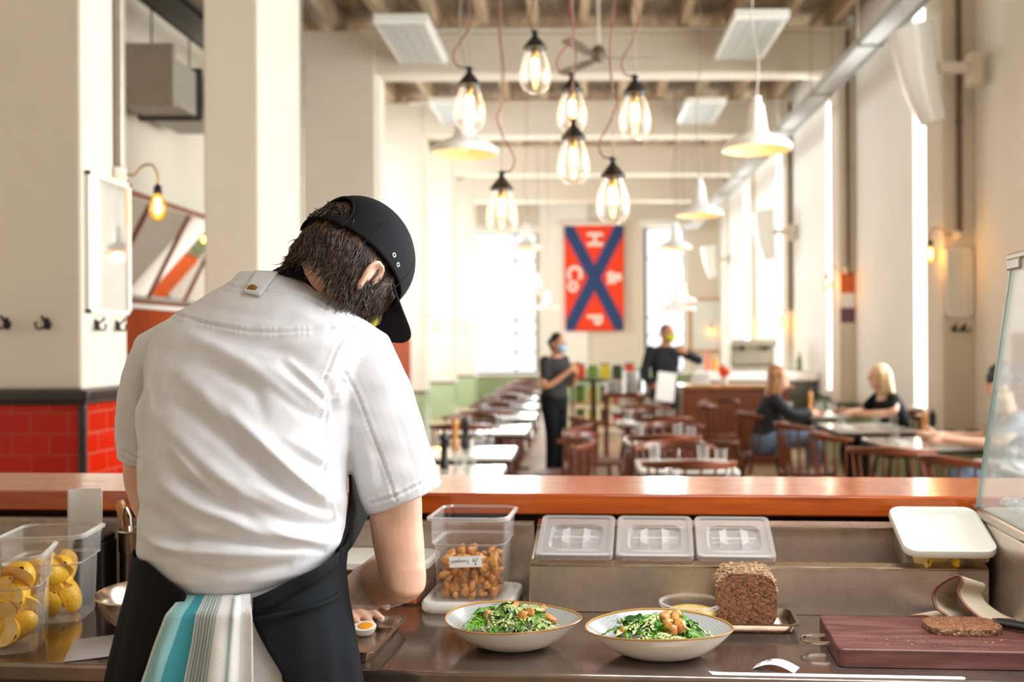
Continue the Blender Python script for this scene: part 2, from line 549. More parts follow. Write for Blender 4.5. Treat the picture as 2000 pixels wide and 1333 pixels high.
LWIN = [(13.0, 15.6), (16.8, 19.3), (20.5, 23.0)]
wall_cut('y', -4.6, .2, -3.0, 25.4, 0, 5.62, [(a, b_, .9, 4.7) for a, b_ in LWIN], M_['wall'], 'wall_left')
b = MB(); b.box2((-4.6, -3.1, 0), (4.2, -3.0, 5.62)); struct('wall_back', b, pbr('kitchen_wall_tile', '#b5a892', .4), smooth=False)
def far_window(name, x0, x1, z0, z1, vx, hz, label):
    f = MB()
    y = FY + .2
    t = .05
    f.box2((x0, y - .03, z0), (x0 + t, y + .03, z1)); f.box2((x1 - t, y - .03, z0), (x1, y + .03, z1))
    f.box2((x0, y - .03, z0), (x1, y + .03, z0 + t)); f.box2((x0, y - .03, z1 - t), (x1, y + .03, z1))
    for q in vx: f.box2((q - .022, y - .025, z0), (q + .022, y + .025, z1))
    for q in hz: f.box2((x0, y - .02, q - .016), (x1, y + .02, q + .016))
    fr = struct(name, f, M_['black'], smooth=False)
    p = MB(); p.box2((x0 + t, y - .004, z0 + t), (x1 - t, y + .004, z1 - t)); obj('pane', p, M_['pane'], fr, smooth=False)
    s = MB(); s.box2((x0 - .1, FY - .1, z0 - .06), (x1 + .1, FY + .17, z0)); obj('window_sill', s, M_['white_matte'], fr, smooth=False, bevel=.01)
    h = MB(); h.box2((x0 - .12, FY - .04, z1), (x1 + .12, FY, z1 + .2)); obj('lintel', h, M_['white_matte'], fr, smooth=False, bevel=.01)
    return fr
far_window('window_1', -2.75, -1.07, .70, 4.25, (-1.62,), (1.25, 1.72, 2.05, 3.55), '')
far_window('window_2', 1.62, 2.66, .72, 4.38, (1.68,), (1.65, 2.1, 3.6), '')

# right wall: piers with tall window bays between
piers = [(8.48, 3.09, 3.37), (12.2, 3.18, 3.38), (15.9, 3.30, 3.41), (19.6, 3.40, 3.46), (23.35, 3.46, 3.5)]
for y, xi, xo in piers:
    b = MB(); b.box2((xi, y, 0), (3.95, y + .42, 5.34)); struct('pillar', b, M_['wall'], smooth=False, bevel=.015, seg=2)
    b = MB(); b.box2((xi - .015, y - .015, 0), (xo, y + .435, .70)); struct('trim_3', b, M_['green'], smooth=False)
    b = MB(); b.box2((xi - .03, y - .03, .70), (xo, y + .45, .735)); struct('trim_4', b, M_['cap_trim'], smooth=False, bevel=.008)
bays = [(4.3, 6.45, 8.48, 3.37), (8.9, 10.05, 12.2, 3.38), (12.62, 13.7, 15.9, 3.41), (16.32, 17.4, 19.6, 3.46), (20.02, 21.1, 23.35, 3.5)]
WIN = []
for k, (w0, w1, y1, xo) in enumerate(bays):
    b = MB()
    b.box2((xo, w1, 0), (3.75, y1, 5.62))
    b.box2((xo, w0, 0), (3.75, w1, .82)); b.box2((xo, w0, 4.75), (3.75, w1, 5.62))
    struct('wall_right', b, M_['wall_white'], smooth=False)
    b = MB(); b.box2((xo - .015, w0, 0), (xo, y1, .70)); struct('trim_3', b, M_['green'], smooth=False)
    b = MB(); b.box2((xo - .03, w0, .70), (xo, y1, .735)); struct('trim_4', b, M_['cap_trim'], smooth=False)
    f = MB()
    for yy in (w0 + .03, (w0 + w1) / 2, w1 - .03): f.box2((3.68, yy - .025, .82), (3.73, yy + .025, 4.75))
    for zz in (.85, 2.1, 3.4, 4.72): f.box2((3.68, w0, zz - .02), (3.73, w1, zz + .02))
    fr = struct('window_%d' % (3 + k), f, M_['white_matte'], smooth=False)
    p = MB(); p.box2((3.70, w0 + .05, .86), (3.706, w1 - .05, 4.7)); obj('pane', p, M_['pane'], fr, smooth=False)
    s = MB(); s.box2((xo - .06, w0, .80), (3.68, w1, .84)); obj('window_sill', s, M_['wall'], fr, smooth=False, bevel=.008)
    WIN.append((w0, w1))
b = MB(); b.box2((3.5, 23.77, 0), (3.75, 25.0, 5.62)); struct('wall_right', b, M_['wall_white'], smooth=False)

# cable tray along the window side, under the beams
t = thing('cable_tray', 'long perforated metal cable tray hung below the beams along the window wall', 'cable tray', (2.76, 8.0, 4.3))
b = MB()
b.box2((-.11, -1.5, 0), (.11, 16.9, .004)); b.box2((-.11, -1.5, 0), (-.106, 16.9, .07)); b.box2((.106, -1.5, -.03), (.11, 16.9, .07))
def tray_mat():
    m = NT('perforated_tray')
    tc = m.n('ShaderNodeTexCoord')
    br = m.n('ShaderNodeTexBrick', {'Vector': tc.outputs['Object'], 'Scale': 1.0, 'Mortar Size': 0.012, 'Brick Width': 0.10, 'Row Height': 0.045,
                                    'Color1': (.25, .24, .22, 1), 'Color2': (.3, .29, .27, 1), 'Mortar': (.52, .53, .53, 1)})
    p = m.n('ShaderNodeBsdfPrincipled', {'Base Color': br.outputs['Color'], 'Metallic': .2, 'Roughness': .45})
    m.surf(p.outputs[0]); return m.m
obj('tray', b, tray_mat(), t, smooth=False)
for k in range(9):
    h = MB(); h.box2((-.13, -.5 + k * 1.9, -.02), (.13, -.46 + k * 1.9, 0)); h.tube([(-.12, -.48 + k * 1.9, 0), (-.12, -.48 + k * 1.9, 1.05)], .006, 6)
    h.tube([(.12, -.48 + k * 1.9, 0), (.12, -.48 + k * 1.9, 1.05)], .006, 6)
    obj('hanger', h, M_['steel'], t)

# conduit pipes on the pillars (light coloured on the first two, dark on the window piers)
def conduit(x, y, z0, z1, mat, r, label, clips=()):
    t = thing('conduit_pipe', label, 'pipe', (x, y, z0))
    b = MB(); b.tube([(0, 0, 0), (0, 0, z1 - z0)], r, 12); obj('pipe', b, M_[mat], t)
    for z in clips:
        c = MB(); c.tube([(0, 0, z - z0 - .012), (0, 0, z - z0 + .012)], r * 1.35, 12); obj('clip', c, M_[mat], t)
    return t
conduit(XL + .025, 5.36, 2.46, 5.36, 'steel', .026, 'thick pale conduit pipe down to the lamp on the red tiled pillar', (3.6,))
conduit(XL + .012, 8.93, .8, 5.3, 'steel', .013, 'thin grey conduit pipe on the second cream pillar', (2.2, 3.6))
conduit(XL + .02, 12.35, .8, 4.8, 'white_matte', .022, 'white conduit pipe on the pillar under the nearest beam end')
conduit(3.23, 8.455, 2.42, 5.3, 'dark_conduit', .022, 'dark conduit pipe on the nearest window pier, behind the loudspeaker bracket', (3.35,))
conduit(3.29, 12.175, 2.30, 5.3, 'dark_conduit', .022, 'dark conduit pipe on the second window pier', (3.6,))
conduit(3.36, 15.875, 2.0, 5.3, 'dark_conduit', .02, 'dark conduit pipe on the third window pier')

# ventilation duct and little cable tray behind the first pillar
t = thing('ventilation_duct', 'grey boxy ventilation duct hung on rods by the outer wall behind the tiled pillar', 'duct', (-4.35, 9.6, 3.72))
b = MB(); b.box2((.1, -.55, 0), (.62, .95, .43)); obj('duct_body', b, M_['duct'], t, smooth=False, bevel=.01)
b = MB(); b.box2((.03, -.62, -.07), (.69, -.55, .50)); obj('flange', b, M_['duct'], t, smooth=False, bevel=.008)
b = MB(); b.box2((.05, .1, -.04), (.67, .16, .47)); obj('flange', b, M_['steel_dark'], t, smooth=False, bevel=.008)
b = MB(); b.box2((.62, .2, .03), (.95, .9, .40)); obj('outlet', b, M_['duct'], t, smooth=False, bevel=.01)
for yy in (-.3, .6):
    b = MB(); b.tube([(.36, yy, .43), (.36, yy, 1.88)], .008, 6); obj('rod', b, M_['steel_dark'], t)
t = thing('cable_ladder', 'dark grey cable ladder under the ceiling by the outer wall', 'cable tray', (-3.70, 6.5, 4.55))
b = MB(); b.box2((-.2, 0, 0), (-.17, 9, .07)); b.box2((.17, 0, 0), (.2, 9, .07)); b.box2((-.2, 0, .0), (.2, 9, .006))
for k in range(18): b.box2((-.2, .25 + k * .5, .01), (.2, .29 + k * .5, .04))
obj('ladder_tray', b, M_['steel_dark'], t, smooth=False)
for k in range(3):
    b = MB(); b.tube([(0, 1 + 3 * k, .03), (0, 1 + 3 * k, 1.05)], .008, 6); obj('rod', b, M_['steel_dark'], t)

# tilted wall mirror over the orange seating
t = thing('wall_mirror', 'wide tilted wall mirror in a brown timber frame above the orange seat back', 'mirror', (-4.395, 10.3, 1.92))
tl = Matrix.Rotation(R(21), 3, 'Y')
b = MB(); b.box((0.18, 0, .475), (.012, 5.0, .93), M=tl); obj('mirror_glass', b, M_['mirror'], t, smooth=False)
f = MB()
for z in (-.0, .95): f.box(Vector((.175 + (z - .475) * math.sin(R(21)), 0, z)), (.05, 5.1, .05), M=tl)
for y in (-2.5, -1.02, -.1, .82, 2.5): f.box((.188, y, .475), (.03, .045, .95), M=tl @ Matrix.Rotation(R(-14 if abs(y) < 2 else 0), 3, 'X'))  # slanted inner bars added in place of bars reflected in the glass
obj('frame', f, M_['red_wood'], t, smooth=False)
b = MB(); b.box2((-4.39, 7.9, 1.84), (-4.22, 12.2, 1.885)); tag(obj('ledge_shelf', b, M_['white_matte'], smooth=False, bevel=.005), 'long pale ledge between the tilted mirror and the orange seat back', 'shelf')
t = thing('booth_bench', 'tall orange leather booth seat along the outer wall under the tilted mirror', 'booth', (-4.38, 10.0, 0))
b = MB(); b.box2((0, -2.1, .35), (.14, 2.1, 1.84)); obj('backrest', b, M_['orange'], t, smooth=True, bevel=.03, seg=3)
b = MB(); b.box2((.14, -2.1, .30), (.62, 2.1, .47)); obj('seat', b, M_['orange'], t, bevel=.04, seg=3)
b = MB(); b.box2((0, -2.1, 0), (.58, 2.1, .30)); obj('plinth', b, M_['red_wood'], t, smooth=False)
t = thing('booth_divider', 'tall orange leather booth back running between the pillars under the cap peak', 'booth', (-2.60, 13.1, 0))
b = MB(); b.box2((-.14, 0, .1), (0, 2.2, 1.60)); obj('backrest', b, M_['orange'], t, bevel=.04, seg=3)
b = MB(); b.box2((-.66, 0, .1), (-.14, 2.2, .47)); obj('seat', b, M_['orange'], t, bevel=.04, seg=3)
b = MB(); b.box2((-.62, .02, 0), (-.02, 2.18, .1)); obj('plinth', b, M_['red_wood'], t, smooth=False)

# framed mirror pane on the side of the tiled pillar
t = thing('framed_mirror', 'narrow framed mirror on the bright side of the red tiled pillar', 'mirror', (XL + .002, 5.26, 1.66))
b = MB(); b.box2((.004, -.215, .015), (.012, .215, .70)); obj('mirror_glass', b, M_['mirror'], t, smooth=False)
f = MB()
f.box2((0, -.235, 0), (.022, -.21, .72)); f.box2((0, .21, 0), (.022, .235, .72)); f.box2((0, -.235, 0), (.022, .235, .018)); f.box2((0, -.235, .70), (.022, .235, .72))
obj('frame', f, M_['white_matte'], t, smooth=False)

# coat hooks
def hook(name, label, loc, rz, group):
    t = thing(name, label, 'hook', loc, rz, group)
    b = MB(); b.prism(rrect(.026, .06, .012), 0, .006, M=Matrix.Rotation(PI / 2, 3, 'X')); obj('plate', b, M_['black'], t)
    for s in (-1, 1):
        b = MB(); b.tube(catmull([(0, -.005, -.01), (s * .018, -.03, -.028), (s * .035, -.035, -.022), (s * .038, -.035, -.002)], 4), .0055, 8)
        b.ball((s * .038, -.035, .0), .008, 8); obj('hanging_prong', b, M_['black'], t)
    b = MB(); b.tube(catmull([(0, -.005, .012), (0, -.03, .016), (0, -.045, .03)], 4), .006, 8); b.ball((0, -.045, .032), .009, 8); obj('peg', b, M_['black'], t)
    return t
hook('coat_hook', 'black double coat hook on the shaded pillar face, next to the picture edge', PD(13, 632, 5.0) + Vector((0, -.002, 0)), 0, 'coat hooks')
hook('coat_hook', 'black double coat hook on the shaded pillar face, nearer the pillar corner', PD(92, 632, 5.0) + Vector((0, -.002, 0)), 0, 'coat hooks')
hook('coat_hook', 'small coat hook on the bright pillar side under the framed mirror, near its front corner', (XL + .002, 5.13, 1.6), PI / 2, 'coat hooks')
hook('coat_hook', 'small coat hook on the bright pillar side under the framed mirror, near its back corner', (XL + .002, 5.36, 1.6), PI / 2, 'coat hooks')
for k, dx in enumerate((-.04, .04)):
    hook('coat_hook', 'tiny coat hook under the mirror on the nearest window pier, ' + ('window side' if k == 0 else 'wall side'), (3.23 + dx, 8.476, 1.60), 0, 'coat hooks')

# gooseneck wall lamps
def sconce(base, dirv, drop, label, bulb_r=.045, name='wall_lamp', reach=.17):
    t = thing(name, label, 'lamp', base)
    d = Vector(dirv).normalized()
    b = MB(); b.tube([(0, 0, 0), d * .035], .042, 16); b.tube([d * .035, d * .05], .03, 16); obj('wall_box', b, M_['white_matte'], t)
    b = MB()
    pts = [d * .04, d * (.04 + reach * .3) + Vector((0, 0, -.005)), d * (.04 + reach * .55) + Vector((0, 0, .045)), d * (.04 + reach * .85) + Vector((0, 0, .05)),
           d * (.04 + reach) + Vector((0, 0, -.005)), d * (.04 + reach) + Vector((0, 0, -.05))]
    b.tube(catmull(pts, 5), .006, 8); obj('arm', b, M_['gold'], t)
    tip = d * (.04 + reach) + Vector((0, 0, -.05))
    b = MB(); b.lathe([(.008, .0), (.02, -.015), (.024, -.05), (.02, -.055)], tip, 16); obj('lamp_holder', b, M_['black'], t)
    r = bulb_r
    b = MB(); b.lathe([(.018, -.05), (r * .6, -.07), (r * .95, -.105), (r * 1.05, -.14), (r * .9, -.175), (r * .5, -.195), (.002, -.2)], tip, 20); g = obj('bulb', b, M_['bulb_amber'], t)
    b = MB(); b.tube([tip + Vector((0, 0, -.08)), tip + Vector((0, 0, -.16))], .015, 8); obj('filament', b, M_['filament'], g)
    return t, tip
LAMPS = []
def add_sconce(*a, **k):
    t, tip = sconce(*a, **k)
    LAMPS.append(t.location + tip + Vector((0, 0, -.12)))
add_sconce((XL + .004, 5.36, 2.42), (1, .25, 0), 0, 'gooseneck wall lamp with amber bulb on the red tiled pillar')
add_sconce((XL + .004, 12.5, 2.36), (1, 0, 0), 0, 'gooseneck wall lamp with glowing bulb just beyond the cap peak')
add_sconce((XL + .004, 16.1, 1.92), (1, 0, 0), 0, 'glowing wall lamp on the pillar beyond the booth end', reach=.14)
add_sconce((XL + .004, 19.9, 1.92), (1, 0, 0), 0, 'glowing wall lamp on the pillar nearest the far wall window', reach=.14)
add_sconce((3.23, 8.476, 2.40), (-1, -.15, 0), 0, 'gooseneck wall lamp with amber bulb on the nearest window pier', reach=.22)
add_sconce((3.27, 12.196, 2.36), (-1, -.1, 0), 0, 'gooseneck wall lamp on the second window pier above the small poster', reach=.2)
add_sconce((3.34, 15.896, 1.95), (-1, -.1, 0), 0, 'glowing wall lamp on the third window pier', reach=.1)
add_sconce((3.42, 19.596, 1.95), (-1, -.1, 0), 0, 'glowing wall lamp on the fourth window pier above the coffee bar', reach=.1)
add_sconce((3.42, 24.95, 1.9), (-1, -.1, 0), 0, 'glowing wall lamp beside the framed board on the far wall', reach=.1)

# mirror and poster on the window piers
t = thing('pier_mirror', 'small framed mirror under the lamp on the nearest window pier', 'mirror', (3.225, 8.478, 1.70))
b = MB(); b.box2((-.10, -.012, .01), (.10, -.006, .57)); obj('mirror_glass', b, M_['mirror'], t, smooth=False)
f = MB(); f.box2((-.115, -.02, -.005), (-.1, 0, .585)); f.box2((.1, -.02, -.005), (.115, 0, .585)); f.box2((.045, -.018, 0), (.055, 0, .58)); f.box2((-.115, -.02, -.005), (.115, 0, .01)); f.box2((-.115, -.02, .57), (.115, 0, .585))
obj('frame', f, M_['white_matte'], t, smooth=False)
t = thing('picture_poster', 'small orange white and plum poster on the second window pier', 'poster', (3.28, 12.197, 1.72))
for z0, z1, c in ((.36, .62, '#c8642c'), (.18, .36, '#e8eef2'), (0, .18, '#6b4a58')):
    b = MB(); b.box2((-.085, -.006, z0), (.085, 0, z1)); obj('panel', b, pbr('poster_' + c[1:], c, .6), t, smooth=False)

# loudspeakers: tapered bodies leaning out from the piers
def speaker(loc, s, lean, rz, label):
    t = thing('loudspeaker', label, 'loudspeaker', loc, rz)
    M = Matrix.Rotation(lean, 3, 'Y')
    b = MB()
    rs = []
    for q in range(9):
        u = q / 8
        w = (.17 - .075 * u ** 1.6) * s
        off = -.03 * s * math.sin(PI * u * .9)
        rs.append([M @ Vector((off + w * math.copysign(abs(math.cos(a)) ** .75, math.cos(a)), w * .85 * math.copysign(abs(math.sin(a)) ** .75, math.sin(a)), (.38 - .76 * u) * s)) for a in [2 * PI * j / 24 for j in range(24)]])
    b.rings(rs)
    obj('cabinet', b, M_['white_paint'], t, angle=50)
    b = MB(); b.rings([[M @ Vector((.168 * s * math.cos(a), .142 * s * math.sin(a), z * s)) for a in [2 * PI * j / 24 for j in range(24)]] for z in (.381, .386)]); obj('grille', b, M_['heater_grey'], t)
    b = MB(); b.box2((.12 * s, -.04 * s, .02 * s), (.40 * s, .04 * s, .10 * s)); b.box2((.36 * s, -.07 * s, -.08 * s), (.45 * s, .07 * s, .17 * s)); obj('wall_mount', b, M_['wall'], t, smooth=False, bevel=.008)
    return t
speaker((2.83, 8.2, 3.68), 1.05, R(-14), 0, 'white tapered loudspeaker on a bracket at the nearest window pier')
speaker((2.93, 15.6, 3.15), 1.0, R(-9), 0, 'white tapered loudspeaker high on the third window pier')
speaker((3.05, 23.1, 3.35), .95, R(-9), 0, 'white tapered loudspeaker high beside the far wall')

# heater panels hung from the ceiling
def heater(loc, w, d, label, tilt=0):
    t = thing('ceiling_heater', label, 'heater', loc)
    b = MB(); b.box2((-w / 2, 0, 0), (w / 2, d, .09)); obj('housing', b, M_['white_paint'], t, smooth=False, bevel=.008)
    b = MB()
    for k in range(4): b.box2((-w / 2 + .04 + k * (w - .08) / 4, .07, -.008), (-w / 2 + .03 + (k + 1) * (w - .08) / 4, d - .05, .0))
    obj('grille', b, M_['heater_grey'], t, smooth=False)
    for sx in (-1, 1):
        b = MB(); b.tube([(sx * w * .4, d * .3, .09), (sx * w * .4, d * .3, 5.36 - loc[2])], .004, 6); obj('chain', b, M_['wire'], t)
    return t
heater((-1.87, 10.45, 4.87), .58, 1.55, 'large pale ceiling heater panel next to the near pillar end of the first beam')
heater((1.93, 10.45, 4.90), .58, 1.55, 'large pale ceiling heater panel by the cable tray, in front of the first beam')
heater((-1.87, 14.3, 4.94), .58, 1.4, 'pale ceiling heater panel beyond the first beam, behind the hanging bulbs')
heater((1.83, 14.3, 4.92), .58, 1.4, 'pale ceiling heater panel beyond the first beam, near the cable tray')

# ceiling fans
def fan(loc, ang, label):
    t = thing('ceiling_fan', label, 'fan', loc)
    b = MB(); b.tube([(0, 0, .1), (0, 0, 5.36 - loc[2])], .014, 8); obj('rod', b, M_['wall'], t)
    b = MB(); b.lathe([(.02, .14), (.07, .1), (.085, .03), (.06, -.03), (.01, -.045)], (0, 0, 0), 20); obj('motor', b, M_['dark_conduit'], t)
    for k in range(3):
        a = ang + k * 2 * PI / 3
        M = Matrix.Rotation(a, 3, 'Z') @ Matrix.Rotation(R(10), 3, 'X')
        b = MB(); b.prism([(.07, -.03), (.2, -.055), (.72, -.07), (.76, 0), (.72, .07), (.2, .055), (.07, .03)], -.004, .004, M=M); obj('blade', b, M_['dark_conduit'], t, smooth=False)
    return t
fan((.21, 10.6, 4.52), R(3), 'three bladed ceiling fan in front of the first cross beam')
fan((.27, 16.9, 4.95), R(20), 'small ceiling fan beyond the second cross beam')
# ------------------------------------------------------------------ hanging lamps
def jar_lamp(px, capy, d, label, slack=1):
    p = PD(px, capy, d)
    t = thing('glass_pendant', label, 'pendant lamp', p, 0, 'glass jar pendants over the bar')
    k = d / FPX
    b = MB()
    b.lathe([(.062, 0), (.064, .006), (.058, .014), (.045, .032), (.03, .05), (.016, .066), (.013, .08), (.012, .1), (.002, .102)], (0, 0, 0), 24)
    b.tube([(0, 0, .088), (.0, 0, .092)], .022, 12)
    obj('cap', b, M_['black'], t)
    b = MB()
    b.lathe([(.047, -.002), (.049, -.012), (.066, -.055), (.079, -.105), (.084, -.145), (.079, -.185), (.062, -.215), (.035, -.232), (.002, -.237)], (0, 0, 0), 28, cap0=False)
    obj('glass_jar', b, M_['bulb_glass'], t)
    b = MB(); b.lathe([(.014, 0), (.018, -.03), (.016, -.04)], (0, 0, 0), 14); obj('lamp_holder', b, M_['gold'], t)
    b = MB(); b.lathe([(.014, -.04), (.028, -.075), (.031, -.12), (.024, -.15), (.003, -.165)], (0, 0, 0), 16, cap0=False); g = obj('bulb', b, M_['bulb_glass2'], t)
    b = MB(); b.tube([(0, 0, -.058), (0, 0, -.132)], .0165, 10); obj('filament', b, M_['filament'], g)
    # steel wire and the loosely wound flex
    top = 5.36 - p.z
    b = MB(); b.tube([(0, 0, .1), (.004, 0, top)], .0022, 6); obj('wire', b, M_['wire'], t)
    pts = [(0.004, 0, .1), (-.06 * slack, -.01, .10), (-.085 * slack, 0, .17), (-.02 * slack, 0, .27), (.03 * slack, .005, .38)]
    n = 14
    for i in range(n + 1):
        z = .45 + (top - .45) * i / n
        pts.append((.014 * math.sin(i * 1.9 + px), .012 * math.cos(i * 1.9), z))
    b = MB(); b.tube(catmull(pts, 4), .0042, 6); obj('flex', b, M_['cord'], t)
    return t
M_['bulb_glass2'] = clear('bulb_glass', (1.0, .93, .80), 0.02, 0.02, 1.3, 0.12)
jar_lamp(1045, 96, 5.3, 'glass jar pendant hanging highest, closest to the ceiling', .3)
jar_lamp(917, 168, 5.2, 'glass jar pendant directly above the wide enamel shade, with a looped flex', 1)
jar_lamp(1117, 178, 5.6, 'glass jar pendant partly hidden behind the one hanging just below it', 1)
jar_lamp(1240, 184, 5.2, 'glass jar pendant in front of the fan, closest to the window side', .8)
jar_lamp(1120, 271, 5.1, 'glass jar pendant in the middle of the cluster', .3)
jar_lamp(1197, 346, 5.0, 'glass jar pendant just above the red and blue flag', .8)
jar_lamp(980, 371, 5.3, 'glass jar pendant hanging lowest, over the far window', -.8)

def enamel_lamp(px, rim, d, w, label):
    p = PD(px, rim, d)
    t = thing('enamel_pendant', label, 'pendant lamp', p, 0, 'white enamel pendants over the tables')
    s = w / .47
    b = MB()
    b.lathe([(.225 * s, 0), (.235 * s, .004), (.236 * s, .03), (.215 * s, .055), (.14 * s, .095), (.085 * s, .118), (.072 * s, .14), (.06 * s, .22), (.05 * s, .30), (.04 * s, .315), (.03 * s, .33), (.03 * s, .36), (.004, .365)], (0, 0, 0), 36, cap0=False)
    o = obj('shade', b, M_['white_paint'], t, angle=60)
    b = MB()
    b.lathe([(.228 * s, .002), (.21 * s, .045), (.135 * s, .085), (.07 * s, .11), (.003, .113)], (0, 0, 0), 36, cap0=False)
    obj('inner_shade', b, M_['shade_in'], t, angle=60)
    b = MB(); b.ball((0, 0, .065 * s), (.035, .035, .045), 12); obj('bulb', b, M_['warm_bulb'], t)
    b = MB(); b.tube(catmull([(0, 0, .36), (.012, 0, .6), (-.03, 0, .9), (.01, 0, 1.5), (0, 0, 5.36 - p.z)], 6), .005, 6); obj('flex', b, M_['wire'], t)
    return t, p
M_['warm_bulb'] = emit('warm_bulb', '#ffb765', 4)
ENL = []
for a in [(907, 302, 6.9, .47, 'wide white enamel shade hanging right below a glass jar pendant'),
          (1478, 294, 6.7, .47, 'largest white enamel shade near the cable tray'),
          (1366, 422, 9.7, .46, 'white enamel shade above the far window with the bare wall beside it'),
          (1318, 487, 13.5, .46, 'white enamel shade in front of the far window behind the man'),
          (1322, 607, 15.5, .60, 'low hanging white enamel shade just above the head of the man'),
          (1334, 590, 18.5, .50, 'small low white enamel shade between the man and the framed board'),
          (1028, 487, 14.0, .42, 'white enamel shade in front of the far window beside the flag'),
          (1050, 576, 16.5, .42, 'low white enamel shade over the far window edge, upper one of a close pair'),
          (1070, 604, 19.5, .42, 'low white enamel shade just above the masked woman')]:
    t_, p_ = enamel_lamp(*a)
    ENL.append(p_)

# ------------------------------------------------------------------ the flag
FD = 24.86
t = thing('wall_flag', 'red hanging flag with a dark blue cross and white letters on the far wall', 'flag', PD(1161, 543, FD))
FW, FH = 1.50, 2.66
wav = lambda x, z: .012 * math.sin(x * 9 + z * .8) + .006 * math.sin(x * 17)
M_['flag_red'] = pbr('flag_red', '#f0400f', .8); M_['flag_blue'] = pbr('flag_blue', '#22406e', .8); M_['flag_pink'] = pbr('flag_pink', '#d83a4a', .8); M_['flag_white'] = pbr('flag_white', '#f4e2d6', .8)
b = MB(); b.grid(lambda u, v: ((u - .5) * FW * (1 - .03 * (1 - v)), wav((u - .5) * FW, (v - .5) * FH), (v - .5) * FH), 36, 24); obj('cloth', b, M_['flag_red'], t, solid=.004)
def xband(hw, off, mat, nm):
    b = MB()
    for sg in (-1, 1):
        def fn(u, v):
            z = (v - .5) * (FH - .01)
            cx = sg * z * (FW * .93 / FH) * 1.0
            x = max(min(cx + (u - .5) * 2 * hw, FW / 2 * .985 - .0), -FW / 2 * .985)
            k = 1 - .03 * (.5 - z / FH)
            return (x * k, wav(x, z) - off - (.0015 if sg > 0 else 0), z)
        b.grid(fn, 8, 40)
    return obj(nm, b, M_[mat], t)
xband(.205, .006, 'flag_pink', 'cross_border'); xband(.165, .010, 'flag_blue', 'cross')
for ch, px, py, sz in (('H', 1160.6, 468, .52), ('&', 1199, 543, .50), ('P', 1160.6, 624, .50), ('C', 1121, 533, .5), ('o', 1122, 560, .50)):
    me = text_mesh(ch, sz, .004, .018)
    o = obj('letter', me, None, t)
    me.materials.clear(); me.materials.append(M_['flag_white'])
    q = PD(px, py, FD) - PD(1161, 543, FD)
    o.matrix_local = Matrix.Translation((q.x, -.035, q.z)) @ Matrix.Rotation(PI / 2, 4, 'X') @ Matrix.Rotation(-PI / 2, 4, 'Z')
b = MB(); b.tube([(-.92, -.0, FH / 2 + .05), (.92, 0, FH / 2 + .05)], .02, 10); obj('pole', b, M_['wall'], t)
b = MB(); b.box2((-FW / 2, -.012, FH / 2 - .02), (FW / 2, .012, FH / 2 + .075)); obj('sleeve', b, M_['flag_white'], t, smooth=False)

# framed board on the far wall
t = thing('framed_board', 'large pale notice board in a thin timber frame on the far wall', 'board', (2.80, 24.99, 1.28))
b = MB(); b.box2((0, -.03, 0), (.70, 0, 1.24)); obj('panel', b, pbr('pale_board', '#dfe3df', .5), t, smooth=False)
f = MB(); f.box2((-.05, -.05, -.05), (0, 0, 1.29)); f.box2((.70, -.05, -.05), (.75, 0, 1.29)); f.box2((0, -.05, -.05), (.70, 0, 0)); f.box2((0, -.05, 1.24), (.70, 0, 1.29)); obj('frame', f, M_['mill'], t, smooth=False)

# ------------------------------------------------------------------ chairs and tables
def make_chair():
    t = thing('dining_chair', 'dark wooden chair', 'chair')
    b = MB()
    poly = []
    for i in range(28):
        a = 2 * PI * i / 28
        poly.append((.215 * math.copysign(abs(math.cos(a)) ** .7, math.cos(a)), .21 * math.copysign(abs(math.sin(a)) ** .7, math.sin(a))))
    b.prism(poly, .415, .45); obj('seat', b, M_['chair'], t, bevel=.012, seg=2)
    bow = lambda q: (.255 * math.sin(q), -.015 - .225 * math.cos(q))
    # crest: thick curved back rail
    b = MB(); rs = []
    for i in range(17):
        q = R(-82 + 164 * i / 16)
        x, y = bow(q)
        nx, ny = math.sin(q), -math.cos(q)
        h = .055 - .03 * abs(i - 8) / 8
        th = .02
        rs.append([(x - nx * th, y - ny * th, .79 - .004), (x + nx * th, y + ny * th, .79), (x + nx * th * 1.3, y + ny * th * 1.3, .79 + h), (x - nx * th * .6, y - ny * th * .6, .79 + h + .004)])
    b.rings(rs); obj('crest_rail', b, M_['chair'], t, bevel=.006)
    for i in range(8):
        q = R(-70 + 140 * i / 7)
        x, y = bow(q)
        b = MB(); b.tube([(x * .78, y * .82, .445), (x * .92, y * .93, .62), (x, y, .80)], [.008, .011, .007], 8); obj('spindle', b, M_['chair'], t)
    for sx in (-1, 1):
        for sy in (-1, 1):
            b = MB(); b.tube([(sx * .15, sy * .14, .42), (sx * .175, sy * .165, .28), (sx * .20, sy * .19, .12), (sx * .215, sy * .205, 0)], [.014, .02, .017, .011], 8); obj('leg', b, M_['chair'], t)
        b = MB(); b.tube([(sx * .19, -.18, .16), (sx * .19, .18, .16)], .009, 8); obj('stretcher', b, M_['chair'], t)
    b = MB(); b.tube([(-.19, 0, .16), (.19, 0, .16)], .009, 8); obj('stretcher', b, M_['chair'], t)
    return t
chair0 = make_chair()
used = []
def chair(x, y, rz, label, group):
    if not used:
        used.append(1)
        chair0.location = (x, y, 0); chair0.rotation_euler.z = rz; chair0['label'] = label; chair0['group'] = group
        return chair0
    return dup(chair0, (x, y, 0), rz, label, group)
